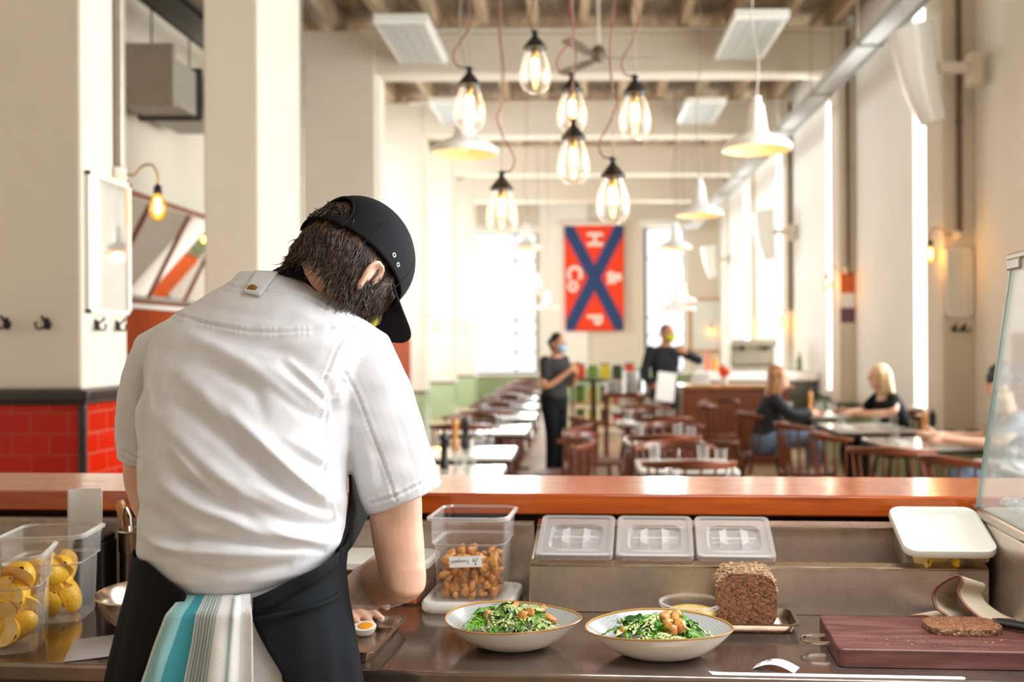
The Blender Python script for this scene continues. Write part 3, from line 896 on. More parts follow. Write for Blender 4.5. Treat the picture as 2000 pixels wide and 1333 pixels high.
def make_table():
    t = thing('cafe_table', 'table', 'table')
    b = MB(); b.prism(rrect(.68, .68, .02, 3), .728, .75); obj('tabletop', b, M_['table'], t, bevel=.003, seg=1)
    b = MB(); b.prism(rrect(.69, .69, .02, 3), .705, .728); obj('edge_band', b, M_['table_edge'], t)
    b = MB(); b.tube([(0, 0, .02), (0, 0, .705)], .035, 16); obj('column', b, M_['black'], t)
    b = MB(); b.box2((-.2, -.035, 0), (.2, .035, .022)); b.box2((-.035, -.2, 0), (.035, .2, .022)); b.box2((-.2, -.2, .692), (.2, .2, .705)); obj('foot_cross', b, M_['black'], t, smooth=False, bevel=.005)
    return t
table0 = make_table()
tused = []
def table(x, y, label, group, sc=(1, 1, 1)):
    if not tused:
        tused.append(1)
        t = table0
        t.location = (x, y, 0); t['label'] = label; t['group'] = group; t.scale = sc
        return t
    return dup(table0, (x, y, 0), 0, label, group, sc)
ordn = ['first', 'second', 'third', 'fourth', 'fifth', 'sixth', 'seventh', 'eighth', 'ninth', 'tenth']
# row by the pillars
LT = [(5.72, .72), (6.82, .68), (8.62, .8), (10.2, .8), (11.75, .8)]
for i, (y, dd) in enumerate(LT):
    table(-.82, y, 'pale square cafe table in the pillar side row, %s from the timber bar' % ordn[i], 'tables in the pillar side row', (1.08, dd / .68, 1))
g = 'chairs in the pillar side row'
for i, (x, y, rz) in enumerate([(-.98, 8.28, 0), (-1.0, 9.08, PI), (-.92, 9.85, 0), (-.92, 10.62, PI), (-.94, 11.32, 0), (-.95, 12.2, PI)]):
    chair(x, y, rz, 'dark wooden bow-back chair in the pillar side row, %s of six counting from the bar' % ordn[i], g)
for i, (x, y, rz) in enumerate([(-.16, 6.72, PI / 2 + .2), (-.16, 8.05, PI / 2 - .1)]):
    chair(x, y, rz, 'dark wooden bow-back chair at the aisle end of the %s pillar side table, turned sideways' % ordn[i + 1], g)
# row along the middle aisle
RT = [4.85, 6.05, 7.65, 9.35, 10.95]
for i, y in enumerate(RT):
    table(.63, y, 'pale square cafe table in the middle row, %s from the timber bar' % ordn[i], 'tables in the middle row', (.85, .85, 1))
g = 'chairs in the middle row'
k = 0
for y, rz, x in [(5.72, 0, .62), (6.42, PI, .60), (7.25, 0, .61), (8.02, PI, .73), (8.98, 0, .74), (9.72, PI, .68), (10.58, 0, .68), (11.35, PI, .66)]:
    chair(x, y, rz, 'dark wooden bow-back chair in the middle row, %s of eight counting from the bar' % ordn[k], g)
    k += 1
for i, (x, y, rz) in enumerate([(.13, 7.12, -.25), (.16, 8.75, .3)]):
    chair(x, y + .1, -PI / 2 + rz, 'dark wooden chair standing sideways on the aisle edge of the middle row, %s one' % ('nearer' if i == 0 else 'farther'), g)
# row along the windows
WT = [(2.78, 5.9, .66, .68), (2.52, 7.3, .70, .78), (2.46, 8.62, .66, .76), (2.36, 10.3, .62, .78)]
for i, (x, y, w, dd) in enumerate(WT):
    table(x, y, 'pale cafe table in the window row, %s from the timber bar' % ordn[i], 'tables in the window row', (w / .68, dd / .68, 1))
g = 'chairs in the window row'
for i, (x, y, rz) in enumerate([(2.24, 5.78, -PI / 2 + .5), (1.98, 6.35, -.3), (1.92, 7.2, -PI / 2 + .1), (1.84, 8.1, -PI / 2 + .2), (1.72, 9.32, -PI / 2), (1.5, 10.5, -PI / 2 - .1), (1.52, 11.28, PI * .8)]):
    chair(x, y, rz, ['dark wooden bow-back chair at the window row table nearest the bar', 'dark wooden bow-back chair with its back to the bar, beside the second window table',
                     'dark wooden chair facing the windows at the second window row table', 'dark wooden chair facing the windows at the third window row table',
                     'dark wooden chair the long haired woman sits on', 'dark wooden chair by the wooden service counter, behind the long haired woman', 'dark wooden chair standing askew in front of the service counter'][i], g)
chair(2.97, 9.3, R(96), 'dark wooden chair the blonde woman sits on', g)
chair(2.99, 6.65, R(76), 'dark wooden chair the grey haired person sits on', g)

# ------------------------------------------------------------------ things on the tables
def make_mill(mat, name, label):
    t = thing(name, label, 'pepper mill')
    b = MB(); b.lathe([(.027, 0), (.029, .01), (.026, .03), (.02, .07), (.018, .10), (.024, .135), (.025, .15), (.018, .155)], (0, 0, 0), 18); obj('body', b, mat, t)
    b = MB(); b.lathe([(.018, .155), (.026, .165), (.027, .185), (.02, .205), (.008, .212), (.006, .218), (.009, .226), (.002, .232)], (0, 0, 0), 18); obj('head', b, mat, t)
    return t
def make_glass():
    t = thing('tumbler', 'clear glass tumbler', 'glass')
    b = MB(); b.lathe([(.03, .002), (.031, 0), (.036, .11), (.034, .11), (.029, .008), (.002, .008)], (0, 0, 0), 18, cap0=True); obj('glass_body', b, M_['glass_thin'], t)
    return t
def make_napkin():
    t = thing('napkin', 'folded white napkin', 'napkin')
    b = MB(); b.box2((-.05, -.1, 0), (.05, .1, .008)); b.box2((-.045, -.098, .008), (.047, .096, .014)); obj('napkin_cloth', b, M_['paper'], t, bevel=.004)
    return t
mill_w = make_mill(M_['mill'], 'pepper_mill', 'x'); mill_b = make_mill(M_['black'], 'pepper_mill', 'x'); glass0 = make_glass(); nap0 = make_napkin()
first = {}
def place(src, x, y, label, group, rz=0, z=.7505):
    if src.name not in first:
        first[src.name] = 1
        src.location = (x, y, z); src.rotation_euler.z = rz; src['label'] = label; src['group'] = group
        return src
    return dup(src, (x, y, z), rz, label, group)
rows = [('pillar side row', [(-.82, y) for y, _ in LT], -.82), ('middle row', [(.63, y) for y in RT], .63), ('window row', [(x, y) for x, y, _, _ in WT], 2.5)]
for rn, tl, _ in rows:
    for i, (x, y) in enumerate(tl):
        o = ordn[i]
        s = 1 if rn != 'pillar side row' else -1
        if (rn, i) in (('pillar side row', 0), ('pillar side row', 1), ('window row', 1), ('window row', 3)): place(mill_w, x + .06 * s - (.06 if i == 0 and s < 0 else 0), y + .17 - (.05 if i == 0 else 0), 'pale wooden pepper mill on the %s table of the %s' % (o, rn), 'wooden pepper mills on the tables')
        if (rn, i) in (('pillar side row', 0), ('pillar side row', 1), ('window row', 1)): place(mill_b, x + .06 * s + .07, y + .19, 'dark pepper mill on the %s table of the %s' % (o, rn), 'dark pepper mills on the tables')
        place(glass0, x + .20, y - .16, 'clear tumbler near the aisle corner of the %s table in the %s' % (o, rn), 'tumblers on the tables')
        place(glass0, x + .12, y + .05, 'clear tumbler in the middle of the %s table in the %s' % (o, rn), 'tumblers on the tables')
        place(glass0, x - .17, y + .14, 'clear tumbler on the far side of the %s table in the %s' % (o, rn), 'tumblers on the tables')
        place(nap0, x - .2, y - .12, 'folded white napkin on the %s table of the %s' % (o, rn), 'napkins on the tables', .2 * (i - 1))
t = thing('red_bowl', 'small red dish on the second window row table', 'bowl', (2.62, 7.42, .7505))
b = MB(); b.lathe([(.03, 0), (.05, .012), (.06, .035), (.056, .035), (.046, .014), (.002, .008)], (0, 0, 0), 20); obj('dish', b, pbr('red_glaze', '#e23a22', .25), t)
t = thing('menu_sheet', 'white menu sheets lying on the second window row table', 'menu', (2.76, 7.12, .7505), .2)
b = MB(); b.box2((-.11, -.1, 0), (.11, .1, .004)); obj('sheet', b, M_['paper'], t, smooth=False)

# ------------------------------------------------------------------ service counter, coffee bar, crates at the back
t = thing('service_counter', 'red brown wooden service counter beyond the middle row, in front of the coffee bar', 'counter', (1.9, 12.4, 0))
b = MB(); b.box2((-.65, -.3, .0), (.65, .3, .92)); obj('cabinet', b, M_['red_wood'], t, smooth=False, bevel=.01)
b = MB(); b.box2((-.70, -.35, .92), (.70, .35, .96)); obj('worktop', b, M_['mill'], t, smooth=False, bevel=.008)
b = MB(); b.box2((-.3, -.31, .1), (.3, -.3, .85)); obj('door', b, M_['red_wood'], t, smooth=False)
t = thing('coffee_bar', 'long white topped coffee bar at the end of the window side', 'counter', (2.55, 14.6, 0))
b = MB(); b.box2((-.75, -.4, 0), (.75, .4, .93)); obj('cabinet', b, M_['steel_dark'], t, smooth=False)
b = MB(); b.box2((-.85, -.45, .93), (.85, .45, 1.06)); obj('worktop', b, M_['white_matte'], t, smooth=False, bevel=.02)
t = thing('espresso_machine', 'shiny chrome espresso machine on the coffee bar', 'coffee machine', (2.55, 14.7, 1.0605))
b = MB(); b.box2((-.32, -.2, .0), (.32, .22, .07)); obj('drip_base', b, M_['steel'], t, smooth=False, bevel=.015)
b = MB(); b.box2((-.32, .02, .07), (.32, .22, .42)); obj('body', b, M_['steel'], t, smooth=False, bevel=.03)
b = MB(); b.box2((-.34, -.16, .36), (.34, .22, .46)); obj('head', b, M_['steel'], t, smooth=False, bevel=.02)
for xx in (-.17, .17):
    b = MB(); b.tube([(xx, -.1, .36), (xx, -.1, .30)], .035, 14); b.tube([(xx, -.1, .31), (xx, -.28, .30)], .012, 8); obj('portafilter', b, M_['black'], t)
for i, (xx, c, h, r) in enumerate([(1.86, '#d9662f', .30, .04), (1.98, '#e0a040', .26, .05), (3.1, '#d8d4c8', .3, .05), (3.22, '#7a8f5a', .28, .04)]):
    t = thing('syrup_bottle', ['orange bottle', 'amber bottle', 'pale bottle', 'green bottle'][i] + ' standing on the coffee bar beside the machine', 'bottle', (xx, 14.62, 1.0605), 0, 'bottles on the coffee bar')
    b = MB(); b.lathe([(r, 0), (r, h * .6), (r * .4, h * .78), (r * .36, h), (.002, h)], (0, 0, 0), 16); obj('bottle_body', b, pbr('bottle_glass_%d' % i, c, .1), t)
t = thing('flower_pot', 'orange red flower head in a pot on the service counter', 'flowers', (1.78, 12.3, .9605))
b = MB(); b.lathe([(.04, 0), (.055, .1), (.05, .1), (.03, .02)], (0, 0, 0), 16); obj('pot', b, M_['white_matte'], t)
b = MB()
for i in range(26):
    v = Vector(rng.normal(size=3)); v.normalize()
    b.ball(Vector((0, 0, .17)) + v * .05, (.035, .035, .03), 8)
obj('blossom', b, pbr('orange_petals', '#f05a28', .6), t)
t = thing('napkin_box', 'white box of paper napkins on the wooden stand behind the man', 'box', (1.48, 12.22, .9605))
b = MB(); b.prism(rrect(.2, .2, .02), 0, .15); obj('box_body', b, M_['white_matte'], t, bevel=.006)
b = MB(); b.grid(lambda u, v: ((u - .5) * .16, (v - .5) * .12, .15 + .06 * math.sin(PI * u) * (1 + .4 * math.sin(9 * v))), 10, 8); obj('tissue', b, M_['paper'], t)
t = thing('dish_trolley', 'low wooden side table stacked with white crockery beyond the middle row', 'side table', (.72, 13.1, 0))
b = MB(); b.box2((-.42, -.3, .78), (.42, .3, .82)); obj('tabletop', b, M_['red_wood'], t, smooth=False)
for sx in (-1, 1):
    for sy in (-1, 1):
        b = MB(); b.box2((sx * .38 - .025, sy * .25 - .025, 0), (sx * .38 + .025, sy * .25 + .025, .78)); obj('leg', b, M_['red_wood'], t, smooth=False)
plate0 = None
for si, (sx, n) in enumerate([(-.29, 13), (-.05, 22), (.20, 17)]):
    for k in range(n):
        lb = 'white plate in the %s stack on the crockery side table' % ['low', 'tallest', 'medium'][si]
        if plate0 is None:
            plate0 = thing('plate', lb, 'plate', (.72 + sx, 13.05, .8205), 0, 'stacked plates, ' + str(si))
            b = MB(); b.lathe([(.055, 0), (.075, .006), (.11, .016), (.108, .02), (.07, .011), (.002, .009)], (0, 0, 0), 20); obj('plate_body', b, M_['white_paint'], plate0)
        else:
            dup(plate0, (.72 + sx, 13.05, .8205 + k * .0125), 0, lb, 'stacked plates, ' + str(si))
# crate shelf with red and green goods
t = thing('crate_rack', 'low green metal rack of red and green goods at the far end of the aisle', 'rack', (.42, 16.2, 0))
for sx in (-.55, .55):
    b = MB(); b.box2((sx - .02, -.2, 0), (sx + .02, .2, 1.08)); obj('upright', b, M_['black'], t, smooth=False)
for z in (.12, .5, .86):
    b = MB(); b.box2((-.55, -.2, z), (.55, .2, z + .025)); obj('rack_board', b, M_['mill'], t, smooth=False)
cm = [pbr('crate_red', '#d9431f', .5), pbr('crate_green', '#6a8a2c', .5), pbr('crate_yellow', '#d8c22a', .5), pbr('crate_dark', '#2c4424', .5)]
nm = ['red', 'leaf green', 'yellow', 'dark green']
for z, zl in ((.146, 'bottom'), (.526, 'middle'), (.886, 'top')):
    for i in range(5):
        ci = (i + int(z * 10)) % 4
        t = thing('storage_tin', '%s tin on the %s board of the far rack, %s from the aisle' % (nm[ci], zl, ordn[i]), 'tin', (.0 + i * .2, 16.2, z), 0, 'tins on the far rack')
        b = MB(); b.prism(rrect(.15, .15, .03), 0, .24); obj('tin_body', b, cm[ci], t); b = MB(); b.prism(rrect(.155, .155, .03), .24, .26); obj('lid', b, M_['white_paint'] if i % 2 else M_['black'], t)
t = thing('bar_stool_table', 'tall thin black pedestal table in the aisle beyond the standing woman', 'table', (.16, 12.2, 0))
b = MB(); b.tube([(0, 0, .02), (0, 0, 1.02)], .03, 12); obj('column', b, M_['black'], t)
b = MB(); b.lathe([(.20, 1.02), (.20, 1.045)], (0, 0, 0), 28); obj('tabletop', b, M_['black'], t)
b = MB(); b.lathe([(.2, 0), (.19, .02), (.03, .03)], (0, 0, 0), 24); obj('foot', b, M_['black'], t)
# far seating along the back wall
t = thing('far_bench', 'green panelled bench along the far wall under the flag', 'bench', (.6, 24.4, 0))
b = MB(); b.box2((-1.2, -.3, 0), (1.6, .3, .45)); obj('seat', b, M_['green'], t, smooth=False); b = MB(); b.box2((-1.2, .3, 0), (1.6, .5, .82)); obj('backrest', b, M_['green'], t, smooth=False)
for i, y in enumerate((13.4, 15.2, 17.2)):
    table(-.9, y, 'pale cafe table near the far window, %s beyond the six chair row' % ordn[i], 'tables near the far window', (1.0, 1.0, 1))
    chair(-.95, y - .5, 0, 'dark wooden chair before the %s table near the far window' % ordn[i], 'chairs near the far window')
    chair(-.93, y + .55, PI, 'dark wooden chair behind the %s table near the far window' % ordn[i], 'chairs near the far window')
# ------------------------------------------------------------------ people
def hand(mb, wrist, d, thumb, curl=.5, s=1.0, spread=.12):
    """palm, four unequal bent fingers and a thumb; d = pointing direction, thumb = side the thumb is on; fingers curl toward the palm side d x thumb"""
    wrist = Vector(wrist); d = Vector(d).normalized(); th = Vector(thumb); th = (th - d * th.dot(d)).normalized()
    n = d.cross(th)
    M = Matrix((th, d, n)).transposed()
    mb.ball(wrist + d * .045 * s, (.041 * s, .052 * s, .0165 * s), 14, M=M)
    mb.tube([wrist - d * .02 * s, wrist + d * .02 * s], [.026 * s, .027 * s], 12, flat=.75)
    for off, L in ((.030, .070), (.010, .080), (-.010, .074), (-.029, .058)):
        p = wrist + d * (.082 - abs(off - .005) * .25) * s + th * off * s
        dd = (d + th * off * spread * 30 * .1).normalized()
        pts = [p - dd * .02 * s, p]
        a = curl * .6
        for k, f in enumerate((.42, .32, .26)):
            dirv = (dd * math.cos(a) + n * math.sin(a)).normalized()
            pts.append(pts[-1] + dirv * L * f * s)
            a += curl * (.9 if k == 0 else .6)
        limb(mb, pts, [.0092 * s, .0092 * s, .0088 * s, .008 * s, .0068 * s], 8)
    p = wrist + d * .022 * s + th * .022 * s
    pts = [p, p + (th * .75 + d * .55 + n * .2).normalized() * .032 * s]
    pts.append(pts[-1] + (th * .35 + d * .85 + n * .45).normalized() * .03 * s)
    pts.append(pts[-1] + (th * .05 + d * .9 + n * .55).normalized() * .025 * s)
    limb(mb, pts, [.014 * s, .0115 * s, .0098 * s, .0075 * s], 8)
def torso(mb, pts, ws, ds, lx, ex=0.0, n=24):
    pts = [Vector(p) for p in pts]
    rs = []
    for i, p in enumerate(pts):
        t = (pts[min(i + 1, len(pts) - 1)] - pts[max(i - 1, 0)]).normalized()
        fw = t.cross(lx).normalized()
        rs.append([p + lx * (ws[i] + ex) * math.copysign(abs(math.cos(a)) ** .85, math.cos(a)) + fw * (ds[i] + ex) * math.copysign(abs(math.sin(a)) ** .85, math.sin(a)) for a in [2 * PI * j / n for j in range(n)]])
    mb.rings(rs)
def head(mb, H, F, U, s=1.0):
    F = Vector(F).normalized(); U = Vector(U); U = (U - F * U.dot(F)).normalized(); Rr = F.cross(U)
    M = Matrix((Rr, F, U)).transposed()
    mb.ball(H + U * .012 * s, (.074 * s, .093 * s, .108 * s), 20, M=M)
    mb.ball(H + F * .035 * s - U * .055 * s, (.056 * s, .058 * s, .060 * s), 16, M=M)
    limb(mb, [H + F * .088 * s + U * .018 * s, H + F * .108 * s - U * .014 * s, H + F * .085 * s - U * .02 * s], [.009 * s, .013 * s, .012 * s], 8)
    mb.ball(H + F * .082 * s - U * .052 * s, (.024 * s, .012 * s, .009 * s), 10, M=M)
    mb.ball(H + F * .082 * s + U * .03 * s, (.05 * s, .012 * s, .01 * s), 10, M=M)
    for q in (-1, 1):
        mb.ball(H + Rr * q * .074 * s - U * .005 * s - F * .008 * s, (.012 * s, .02 * s, .032 * s), 10, M=M)
    return F, U, Rr, M
def figure(label, loc, rz, J, skin, top, bottom, hair, sleeve, hair_fn, extra=None, name='person', ff=(0, -1, 0), fu=(0, 0, 1), s=1.0, shoes='shoe'):
    V = lambda k: Vector(J[k])
    lx = (V('sa') - V('sb')).normalized()
    spine = [V('pel') - Vector((0, 0, .09)), V('pel'), V('pel').lerp(V('che'), .45), V('che'), V('che').lerp(V('nek'), .62), V('che').lerp(V('nek'), .88), V('nek') + Vector((0, 0, .01))]
    ws = [.125, .160, .140, .160, .165, .115, .055]
    ds = [.095, .112, .098, .112, .092, .070, .052]
    b = MB()
    torso(b, spine, ws, ds, lx)
    Fh, Uh, Rh, Mh = head(b, V('hed'), ff, fu, s)
    limb(b, [V('nek') - Vector((0, 0, .03)), V('nek').lerp(V('hed'), .4), V('hed') - Uh * .03], [.056, .050, .052], 14)
    for q in 'ab':
        limb(b, [V('s' + q), V('e' + q), V('w' + q)], [.048, .040, .027], 12)
        hand(b, V('w' + q), V('d' + q), V('t' + q), J.get('c' + q, .6), .95)
        limb(b, [V('h' + q), V('k' + q), V('f' + q)], [.082, .056, .038], 14)
        ft = Vector(J.get('foot', (0, -1, 0)))
        b.ball(V('f' + q) + ft * .06 + Vector((0, 0, -.035)), (.042, .11, .04), 14, M=Matrix.Rotation(math.atan2(ft.y, ft.x) + PI / 2, 3, 'Z'))
    body = obj(name, remeshed(b, .0075, 4), None, loc=loc, rz=rz)
    body.data.materials.append(M_[skin])
    tag(body, label, 'person')
    # clothes: each follows the body a little outside it
    b = MB(); torso(b, spine[:-1] + [V('nek') - Vector((0, 0, .015))], [w for w in ws[:-1]] + [.075], [d for d in ds[:-1]] + [.062], lx, .014)
    for q in 'ab':
        if sleeve == 'short':
            limb(b, [V('s' + q), V('s' + q).lerp(V('e' + q), .62)], [.066, .058], 14)
        else:
            limb(b, [V('s' + q), V('e' + q), V('e' + q).lerp(V('w' + q), .88)], [.064, .054, .042], 14)
    o = obj('shirt', remeshed(b, .011, 3), None, body); o.data.materials.append(M_[top])
    b = MB(); torso(b, [V('pel') - Vector((0, 0, .12)), V('pel') - Vector((0, 0, .02)), V('pel') + Vector((0, 0, .06))], [.13, .168, .155], [.1, .118, .108], lx, .012)
    for q in 'ab':
        limb(b, [V('h' + q), V('k' + q), V('k' + q).lerp(V('f' + q), .95)], [.10, .072, .058], 14)
    o = obj('trousers', remeshed(b, .011, 3), None, body); o.data.materials.append(M_[bottom])
    for q in 'ab':
        ft = Vector(J.get('foot', (0, -1, 0)))
        b = MB(); b.ball(V('f' + q) + ft * .065 + Vector((0, 0, -.03)), (.05, .128, .05), 16, M=Matrix.Rotation(math.atan2(ft.y, ft.x) + PI / 2, 3, 'Z'))
        b.v = [(x, y, max(z, .0)) for x, y, z in b.v]
        obj('shoe', b, M_[shoes], body)
    b = MB(); hair_fn(b, V('hed'), Fh, Uh, Rh, Mh)
    o = obj('hair', remeshed(b, .009, 2), None, body); o.data.materials.append(M_[hair])
    for q in (-1, 1):
        b = MB(); b.ball(V('hed') + Fh * .087 + Rh * q * .031 + Uh * .008, (.011, .006, .007), 8, M=Mh); obj('eye', b, M_['hair_dark'], body)
    if extra: extra(body, V('hed'), Fh, Uh, Rh, Mh)
    return body
def mask_fn(mat):
    def fn(body, H, F, U, Rr, M):
        b = MB()
        b.ball(H + F * .055 - U * .042, (.061, .060, .058), 18, M=M)
        b.v = [v for v in b.v]
        obj('face_mask', b, M_[mat], body)
    return fn
def hair_short(b, H, F, U, Rr, M):
    b.ball(H + U * .03 - F * .012, (.078, .094, .100), 18, M=M)
    b.ball(H - F * .045 - U * .02, (.066, .055, .075), 14, M=M)
def hair_bun(b, H, F, U, Rr, M):
    hair_short(b, H, F, U, Rr, M)
    b.ball(H - F * .10 + U * .02, (.045, .04, .045), 12, M=M)
def hair_long(L, out=.0):
    def fn(b, H, F, U, Rr, M):
        b.ball(H + U * .028 - F * .014, (.083, .098, .103), 18, M=M)
        for q in (-1, -.4, .4, 1):
            limb(b, [H + Rr * q * .055 - F * .045 + U * .03, H + Rr * q * .078 - F * (.075 - .02 * abs(q)) - U * .08, H + Rr * q * .07 - F * (.10 + out) - U * L], [.055, .052, .025], 12)
        for q in (-1, 1):
            limb(b, [H + Rr * q * .07 + F * .01 + U * .03, H + Rr * q * .08 - F * .01 - U * .09, H + Rr * q * .075 - F * .02 - U * (L * .85)], [.04, .036, .018], 12)
    return fn
def hair_curly(b, H, F, U, Rr, M):
    r_ = random.Random(5)
    b.ball(H + U * .035 - F * .02, (.09, .1, .1), 18, M=M)
    for i in range(60):
        v = Vector((r_.gauss(0, 1), r_.gauss(-.3, 1), abs(r_.gauss(.4, .8)))).normalized()
        b.ball(H + U * .03 - F * .02 + M @ Vector((v.x * .095, v.y * .1, v.z * .11)), r_.uniform(.018, .03), 8)

# masked woman standing in the aisle
figure('person in black with a pale blue face mask standing in the aisle with hands together', (-.27, 10.8, 0), R(52), dict(
    pel=(0, .02, .88), che=(0, .0, 1.17), nek=(0, 0, 1.345), hed=(.0, -.035, 1.478), sa=(.16, .01, 1.29), sb=(-.16, .01, 1.29), ea=(.22, -.03, 1.03), eb=(-.22, -.04, 1.03),
    wa=(.06, -.24, 1.17), wb=(-.05, -.25, 1.20), da=(-.6, -.3, .5), db=(.6, -.3, .5), ta=(0, -.3, 1), tb=(0, -.3, 1),
    ha=(.085, .02, .83), hb=(-.085, .02, .83), ka=(.09, 0, .46), kb=(-.085, -.02, .46), fa=(.09, .02, .08), fb=(-.085, .0, .08)),
    'skin_b', 'cloth_grey', 'cloth_black', 'hair_dark', 'short', hair_bun, mask_fn('mask_blue'))
# man holding a sheet
MAN = figure('person in dark long sleeves and yellow face mask, one arm raised, holding a sheet', (1.01, 11.85, 0), R(18), dict(
    pel=(0, .02, .93), che=(0, 0, 1.25), nek=(0, 0, 1.455), hed=(.015, -.03, 1.585), sa=(.185, .01, 1.39), sb=(-.185, .01, 1.39), ea=(.41, -.08, 1.27), eb=(-.25, .02, 1.12),
    wa=(.17, -.22, 1.37), wb=(-.23, -.17, .98), da=(-.8, -.1, .35), db=(.35, -.75, -.15), ta=(0, -.2, 1), tb=(0, .2, 1), ca=.7, cb=1.3,
    ha=(.09, .02, .88), hb=(-.09, .02, .88), ka=(.1, 0, .48), kb=(-.1, -.02, .48), fa=(.1, .02, .08), fb=(-.1, .0, .08)),
    'skin_b', 'cloth_navy', 'cloth_navy', 'hair_brown', 'long', lambda b, H, F, U, Rr, M: b.ball(H + U * .026 - F * .014, (.0765, .094, .098), 18, M=M), mask_fn('mask_yellow'), ff=(.35, -1, 0), s=1.0)
t = thing('menu_sheet', 'white sheet held low in the hand of the man in dark sleeves', 'menu', (1.01, 11.85, 0), R(18))
b = MB(); b.box((-.11, -.285, .97), (.235, .006, .34), M=Matrix.Rotation(.12, 3, 'Y')); obj('sheet', b, M_['paper'], t, smooth=False, bevel=.002)
# seated: long haired woman, blonde woman, grey person behind the glass
def seated(lean=.0, arm_z=.80, reach=.40, head_dy=0.0, hz=1.15, one=None):
    J = dict(pel=(0, .03, .575), che=(0, .0 - lean * .5, .82), nek=(0, -.02 - lean, 1.0), hed=(0, -.055 - lean - head_dy, hz), sa=(.165, -.01 - lean, .955), sb=(-.165, -.01 - lean, .955),
             ea=(.23, -.14 - lean, .83), eb=(-.23, -.14 - lean, .83), wa=(.09, -reach, arm_z), wb=(-.09, -reach, arm_z), da=(-.3, -1, -.05), db=(.3, -1, -.05), ta=(-.6, 0, .8), tb=(.6, 0, .8),
             ha=(.09, .0, .568), hb=(-.09, .0, .568), ka=(.11, -.42, .55), kb=(-.11, -.42, .55), fa=(.11, -.40, .08), fb=(-.11, -.38, .08))
    if one: J.update(one)
    return J
figure('person with long fair hair in a dark jacket seated facing the windows', (1.74, 9.32, 0), R(84), seated(.06, .825, .40, .0, 1.15), 'skin_a', 'cloth_navy', 'denim', 'hair_fair', 'long', hair_long(.30, .03))
figure('blonde person in a black top seated by the windows facing the long haired one', (2.96, 9.3, 0), R(-84), seated(.10, .825, .46, .02, 1.155, dict(ea=(.26, -.18, .84))), 'skin_a', 'cloth_black', 'cloth_black', 'hair_blonde', 'short', hair_long(.19, .0))
figure('person in a grey top with dark curly hair, seen through the display case glass', (2.98, 6.65, 0), R(-104), seated(.08, .83, .52, .02, 1.2, dict(wb=(-.10, -.56, .845), cb=.3, fa=(.11, -.27, .08), fb=(-.11, -.25, .08))), 'skin_a', 'cloth_slate', 'denim', 'hair_slate', 'short', hair_curly)
# ------------------------------------------------------------------ the kitchen counter run, turned a little against the hall
PHI = math.atan(0.076)
CF, SF = math.cos(PHI), math.sin(PHI)
D0, CT = 1.765, 0.91
def K(u, v, z=0.0):
    return Vector((u * CF + v * SF, D0 - u * SF + v * CF, z))
def uv_of(p):
    x, y = p[0], p[1] - D0
    return x * CF - y * SF, x * SF + y * CF

def tuple_hex(c, k):
    return '#' + ''.join('%02x' % int(int(c[i:i + 2], 16) * k) for i in (1, 3, 5))
def brushed(name, col, rough, stretch, wear=0.2):
    m = NT(name)
    co = m.coord(stretch)
    n1 = m.n('ShaderNodeTexNoise', {'Vector': co, 'Scale': 14.0, 'Detail': 6.0})
    n2 = m.n('ShaderNodeTexNoise', {'Vector': m.coord((1, 1, 1)), 'Scale': 7.0, 'Detail': 7.0, 'Roughness': .65})
    c = m.ramp(n2.outputs['Fac'], [(.3, col), (.72, tuple_hex(col, .72))])
    mr = m.n('ShaderNodeMapRange', {'Value': n2.outputs['Fac'], 'From Min': .3, 'From Max': .7, 'To Min': rough * .65, 'To Max': rough * 1.5})
    b = m.n('ShaderNodeBsdfPrincipled', {'Base Color': c, 'Metallic': .82, 'Roughness': mr.outputs[0]})
    bp = m.n('ShaderNodeBump', {'Height': n1.outputs['Fac'], 'Strength': wear, 'Distance': .0015})
    m.t.links.new(bp.outputs[0], b.inputs['Normal'])
    m.surf(b.outputs[0])
    return m.m
M_['worktop'] = brushed('worktop_steel', '#a8958a', .12, (1, 8, 1), .07)
M_['brushed'] = brushed('brushed_steel', '#dfcdbd', .36, (1, 1, 9), .2)
M_['pan_steel'] = pbr('tray_steel', '#b3a596', .25, 1.0, rvar=.08)

t = thing('kitchen_counter', 'long stainless steel kitchen worktop in front of the chef', 'counter', K(0, 0, 0), -PHI)
b = MB(); b.box2((-2.3, 0.0, CT - .035), (1.7, .585, CT)); obj('worktop', b, M_['worktop'], t, bevel=.008, seg=3)
b = MB(); b.box2((-2.3, .03, .10), (1.7, .56, CT - .036)); obj('cabinet', b, M_['steel_dark'], t, smooth=False)
for k in range(5):
    b = MB(); b.box2((-2.2 + k * .78, .012, .14), (-2.2 + k * .78 + .74, .03, CT - .06)); d = obj('door', b, M_['brushed'], t, smooth=False, bevel=.004)
    b = MB(); b.box2((-2.2 + k * .78 + .06, -.002, CT - .12), (-2.2 + k * .78 + .68, .012, CT - .10)); obj('handle', b, M_['steel'], d, smooth=False, bevel=.004)
b = MB(); b.box2((-2.3, .06, 0), (1.7, .5, .1)); obj('plinth', b, M_['black'], t, smooth=False)
b = MB(); b.box2((-2.3, .578, CT), (-.155, .585, 1.075)); b.box2((-2.3, .562, 1.068), (-.155, .585, 1.076)); obj('backsplash', b, M_['brushed'], t, smooth=False)

